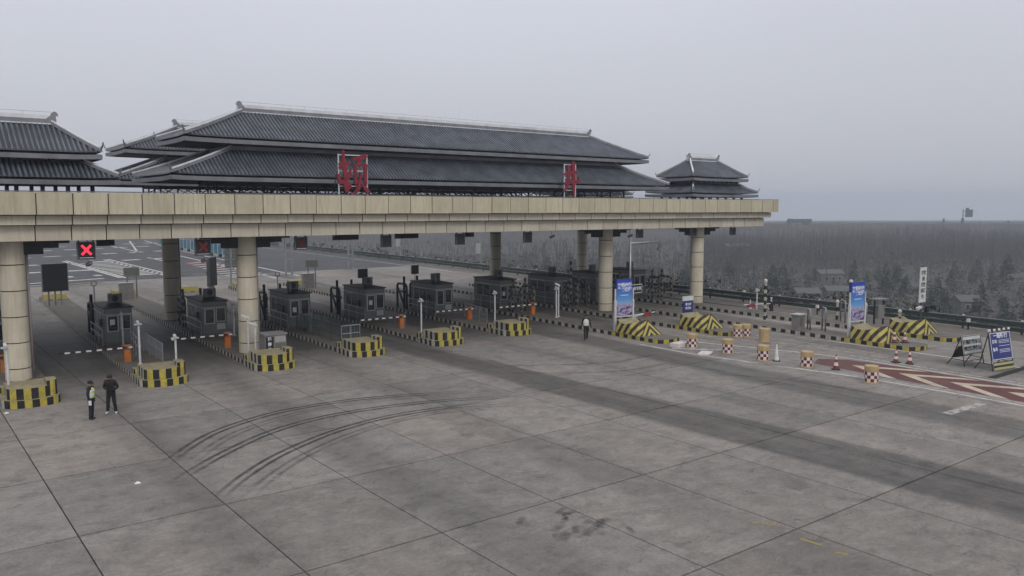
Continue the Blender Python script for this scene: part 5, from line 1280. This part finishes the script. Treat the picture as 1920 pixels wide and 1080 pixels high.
# ================================================================== VALLEY, FOREST, FAR ROAD
def conifer_mesh(seed, h=5.5):
    r_ = random.Random(seed); mb = MB(); n = 190
    for k in range(n):
        f = r_.random()**0.8; z = h*(0.12+0.88*f); R_ = (1-f)**0.85*h*0.30*r_.uniform(0.55, 1.12)+0.05
        a = r_.uniform(0, 2*math.pi); c, s = math.cos(a), math.sin(a); L = R_; w = 0.16*h*(0.35+0.65*(1-f))*r_.uniform(.5, 1); dz = -0.18*L
        b0 = 0.25*L
        mb.add([(c*b0, s*b0, z+0.05), (c*L-s*w*.5, s*L+c*w*.5, z+dz), (c*L*1.12, s*L*1.12, z+dz*.7+0.05), (c*L+s*w*.5, s*L-c*w*.5, z+dz-0.05)], [(0,1,2),(0,2,3)])
    return mb.mesh('crown', ['needles'])
def bare_mesh(seed, h=10.0, n=16):
    r_ = random.Random(seed); mb = MB()
    def twig(p, d, L, r, lvl):
        q_ = p+d*L; a = d.orthogonal().normalized()*r; b = d.cross(a).normalized()*r
        mb.add([p+a, p-a*.5+b, p-a*.5-b, q_], [(0,1,3),(1,2,3),(2,0,3)])
        if lvl:
            for k in range(3): f = r_.uniform(.3, .95); dd = (d+Vector((r_.uniform(-.7,.7), r_.uniform(-.7,.7), r_.uniform(.0,.5)))).normalized(); twig(p+d*L*f, dd, L*.5, r*.5, lvl-1)
    for k in range(n):
        f = r_.uniform(0.28, 0.95); z = h*f; a = r_.uniform(0, 2*math.pi); d = Vector((math.cos(a)*.6, math.sin(a)*.6, 1)).normalized()
        twig(Vector((0,0,z)), d, h*0.30*(1.1-f), 0.035, 1)
    return mb.mesh('branches', ['bark'])
def trunk_mesh(h, r, m): return MB().tube([(0,0,-0.6),(0.03*h*.2,0,h*.5),(0,0,h)], r, 5, r1=r*.15).mesh('trunk', [m])
con = [(conifer_mesh(k, 5.5+k*.4), trunk_mesh(5.2, 0.12, 'bark')) for k in range(5)]
bare = [(bare_mesh(20+k, 10.0), trunk_mesh(10.0, 0.13, 'bark_pale')) for k in range(5)]
def plant(kind, x, y, sc, lab, grp, parts):
    t = thing(kind, lab, 'tree', (x, y, terrain(x, y)-0.1), random.uniform(0, 6.28), grp); t.scale = (sc*random.uniform(.85, 1.2), sc*random.uniform(.85, 1.2), sc)
    obj('trunk', parts[1], t); obj('crown', parts[0], t); return t
pts = []
def place(px_, depth):                                            # ground point in the direction of a photo column at a given distance
    d = ray(px_, 470); q_ = Vector((d.x, d.y)); q_ = q_/q_.dot(FW)*depth; return q_.x, q_.y
cn = 0
while cn < 150:
    px_ = random.uniform(560, 1990); t_ = random.uniform(120, 262) if random.random() < .7 else random.uniform(95, 180)
    x, y = place(px_, t_)
    if x < 82 or any((x-a)**2+(y-b)**2 < 9 for a, b in pts): continue
    pts.append((x, y)); plant('conifer_tree', x, y, (sc_ := random.uniform(0.55, 1.25)), ('small dark' if sc_ < .8 else 'tall dark' if sc_ > 1.05 else 'dark')+' green conifer growing in the valley below the bare wood', 'conifers in the valley', random.choice(con)); cn += 1
cn = 0
while cn < 150:
    px_ = random.uniform(900, 1980); t_ = random.uniform(225, 300); x, y = place(px_, t_)
    if x < 90: continue
    plant('bare_tree', x, y, random.uniform(0.7, 1.15), 'slender leafless tree along the lower edge of the far wood', 'leafless trees at the wood edge', random.choice(bare)); cn += 1
# the wood on the slope: one mass of trunks and twigs
def wood(n, name, t0, t1, hh, m1, m2, px0, px1, r0, r1, lab):
    T_ = rng.random(n)**1.0*(t1-t0)+t0; PXs = rng.uniform(px0, px1, n); V_ = []; F_ = []; Mi = []
    for t_, px_ in zip(T_, PXs):
        x, y = place(px_, t_)
        if x < 95: continue
        z = terrain(x, y)-0.2; h = hh*random.uniform(.6, 1.15); r = random.uniform(r0, r1); o = len(V_)
        lx, ly = random.uniform(-.4, .4), random.uniform(-.4, .4)
        V_ += [(x-r, y, z), (x+r*.6, y-r, z), (x+r*.6, y+r, z), (x+lx, y+ly, z+h)]; F_ += [(o, o+1, o+3), (o+1, o+2, o+3), (o+2, o, o+3)]; Mi += [0]*3
        for k in range(9):
            f = random.uniform(.3, .92); a = random.uniform(0, 6.28); L = h*.28*(1.15-f); o = len(V_); bx, by, bz = x+lx*f, y+ly*f, z+h*f; c, s = math.cos(a), math.sin(a); w = 0.05
            V_ += [(bx, by, bz-w), (bx, by, bz+w), (bx+c*L*.7, by+s*L*.7, bz+L)]; F_.append((o, o+1, o+2)); Mi.append(1)
            V_ += [(bx+c*L*.3-s*.04, by+s*L*.3+c*.04, bz+L*.45), (bx+c*L*.3+s*.04, by+s*L*.3-c*.04, bz+L*.45), (bx+c*L*.2-s*L*.4, by+s*L*.2+c*L*.4, bz+L*1.0)]; F_.append((o+3, o+4, o+5)); Mi.append(1)
    me = bpy.data.meshes.new(name); me.from_pydata(V_, [], F_); me.materials.append(M[m1]); me.materials.append(M[m2]); me.polygons.foreach_set('material_index', Mi); me.update()
    return tag(obj(name, me), lab, 'wood', kind='stuff')
wood(6500, 'leafless_wood', 268, 424, 7.4, 'bark_pale', 'bark', 1290, 2020, .05, .11, 'grey leafless wood of slim trunks covering the far valley slope')
wood(6500, 'brush_wood', 180, 425, 3.0, 'bark', 'needles', 540, 1420, .02, .05, 'dark low brushwood on the valley slope behind the guardrail')
def scrub(n, name, t0, t1, hs, m):
    V_ = []; F_ = []
    for k in range(n):
        x, y = place(random.uniform(540, 2020), random.uniform(t0, t1))
        if x < 66: continue
        z = terrain(x, y); R_ = random.uniform(.5, 1.0)*hs
        for j in range(14):
            a = random.uniform(0, 6.28); f = random.random(); o = len(V_); px_, py_, pz_ = x+math.cos(a)*R_*random.random()*1.3, y+math.sin(a)*R_*random.random()*1.3, z+f*R_*1.1; w = R_*.28
            V_ += [(px_+random.uniform(-w,w), py_+random.uniform(-w,w), pz_+random.uniform(-w,w)) for _ in range(3)]; F_.append((o, o+1, o+2))
    me = bpy.data.meshes.new(name); me.from_pydata(V_, [], F_); me.materials.append(M[m]); me.update()
    return tag(obj(name, me), 'low dry scrub on the valley floor and slopes', 'scrub', kind='stuff')
scrub(6000, 'dry_scrub', 70, 330, 1.5, 'shrub_leaf')
# low houses in the valley
def house(px_, t_, w, d, h, label, rz):
    x, y = place(px_, t_); z = terrain(x, y)-0.2; t = thing('house', label, 'house', (x, y, z), rz)
    MB().box(-w/2,w/2,-d/2,d/2,0,h).build('wall', 'wall_pale', t)
    MB().add([(-w/2-.3,-d/2-.3,h),(w/2+.3,-d/2-.3,h),(w/2+.3,d/2+.3,h),(-w/2-.3,d/2+.3,h),(-w/2-.3,0,h+1.1),(w/2+.3,0,h+1.1)], [(0,1,5,4),(2,3,4,5),(1,2,5),(3,0,4),(0,3,2,1)]).build('roof', 'roof_grey', t)
    for k in range(3):
        wn = MB().box(-w/2+w*(.2+.27*k),-w/2+w*(.2+.27*k)+.9,-d/2-.04,-d/2-.01,1.0,2.0).build('window', 'booth_trim', t); MB().box(-w/2+w*(.2+.27*k)+.08,-w/2+w*(.2+.27*k)+.82,-d/2-.05,-d/2-.04,1.08,1.92).build('pane', 'glass_dark', wn)
house(1514, 186, 5.0, 3.6, 2.0, 'small pale shed with three windows just below the guardrail', -0.6); house(1572, 190, 5.6, 3.6, 2.0, 'pale shed in the valley behind the kiosk island banner', -0.6)
house(1818, 165, 4.5, 4, 2.6, 'pale hut among the trees above the folding white board', -0.6); house(1555, 240, 7, 5, 2.8, 'pale roofed house among conifers at the wood edge', -0.5); house(1380, 330, 10, 5, 3.5, 'pale house high on the wooded slope', -0.5)
# far road on the ridge
def rp_(r, t_=RIDGE_T+6): return FW.x*t_+RT.x*r, FW.y*t_+RT.y*r
x0, y0 = rp_(-250); x1, y1 = rp_(520); az = math.atan2(RT.y, RT.x)
o = MB().box(-900, 900, -5, 6, -1.0, 0.10).build('ridge_road', 'asphalt', None, (*rp_(100), RIDGE_Z), (0,0,az)); tag(o, kind='structure')
t = thing('guardrail', 'thin guardrail along the far road on the ridge', 'guardrail', (*rp_(140), RIDGE_Z), az)
MB().box(-420,420,-5.2,-5.05,0.45,0.78).build('beam', 'eave_grey', t)
for k in range(0, 106): MB().box(-420+k*8-.06,-420+k*8+.06,-5.05,-4.95,0,0.8).build('post', 'eave_grey', t)
def on_ridge(px_, t_=RIDGE_T+5): d = ray(px_, 420); q_ = Vector((d.x, d.y)); q_ = q_/q_.dot(FW)*t_; return q_.x, q_.y
x, y = on_ridge(1498)
t = thing('truck', 'long grey box truck driving on the far ridge road', 'truck', (x, y, RIDGE_Z+0.1), az)
MB().box(-4.0,6.6,-1.25,1.25,0.9,3.0).build('cargo_box', 'truck_grey', t); c = MB(); c.box(-6.4,-4.3,-1.2,1.2,0.6,2.2); c.box(-6.0,-4.3,-1.15,1.15,2.2,3.15); c.build('cab', 'truck_grey', t)
MB().box(-6.43,-6.4,-1,1,1.5,2.2).build('windscreen', 'glass_dark', t)
for xx in (-5.5, 2.6, 3.9, 5.2):
    for yy in (-1.15, 1.15): MB().tube([(xx,yy-.15,0.5),(xx,yy+.15,0.5)], 0.5, 10).build('wheel', 'cone_base', t)
x, y = on_ridge(1812)
t = thing('road_sign', 'large cantilever road sign above the far ridge road', 'road sign', (x, y, RIDGE_Z+0.1), az)
MB().tube([(-2.2,0,0),(-2.2,0,8.2)], 0.22, 8).build('post', 'truck_grey', t); MB().box(-2.9,-1.5,-.3,.3,0.6,3.2).build('box', 'truck_grey', t); MB().box(-2.2,-0.9,-.1,.1,7.0,7.25).build('arm', 'truck_grey', t); MB().box(-2.2,-0.9,-.1,.1,4.6,4.8).build('arm', 'truck_grey', t)
MB().box(-0.9,3.2,-.1,.1,3.9,8.0).build('panel', 'truck_grey', t); MB().box(-0.8,1.1,-.1,.1,8.0,8.9).build('exit_tab', 'truck_grey', t)
for px_, w, h, lb in ((1769, 0.9, 3.2, 'slim tall dark signpost on the far ridge road'), (1838, 0.6, 1.4, 'tiny dark marker post beside the far road sign'), (1890, 1.1, 1.8, 'stubby dark marker post on the far ridge road')):
    x, y = on_ridge(px_); t = thing('marker_post', lb, 'post', (x, y, RIDGE_Z+0.1), az); MB().box(-w*.25,w*.25,-.2,.2,0,h*.35).build('post', 'truck_grey', t); MB().box(-w/2,w/2,-.25,.25,h*.35,h).build('panel', 'truck_grey', t)
# small litter on the plaza
for px_, py_ in ((258,906), (12,775)):
    p = gp(px_, py_); o = MB().add([(-.1,-.06,0),(.1,-.07,0),(.09,.08,0),(-.08,.05,0),(0,0,.07)], [(0,1,4),(1,2,4),(2,3,4),(3,0,4),(3,2,1,0)]).build('paper_scrap', 'paper_white', None, (p.x, p.y, 0.002)); tag(o, 'crumpled scrap of white paper lying on the concrete', 'litter', 'paper scraps')

# ================================================================== HAZE
hz = MB().box(-1300, 1500, -300, 1500, -60, 26).build('haze', 'joint_filler'); hz.data.materials.clear()
m = bpy.data.materials.new('haze'); m.use_nodes = True; nt = m.node_tree; nt.nodes.clear()
pv = nt.nodes.new('ShaderNodeVolumePrincipled'); pv.inputs['Color'].default_value = (0.80, 0.88, 1.0, 1); pv.inputs['Density'].default_value = 0.00066; pv.inputs['Anisotropy'].default_value = 0.2
ou = nt.nodes.new('ShaderNodeOutputMaterial'); nt.links.new(pv.outputs[0], ou.inputs['Volume']); hz.data.materials.append(m); tag(hz, kind='stuff')
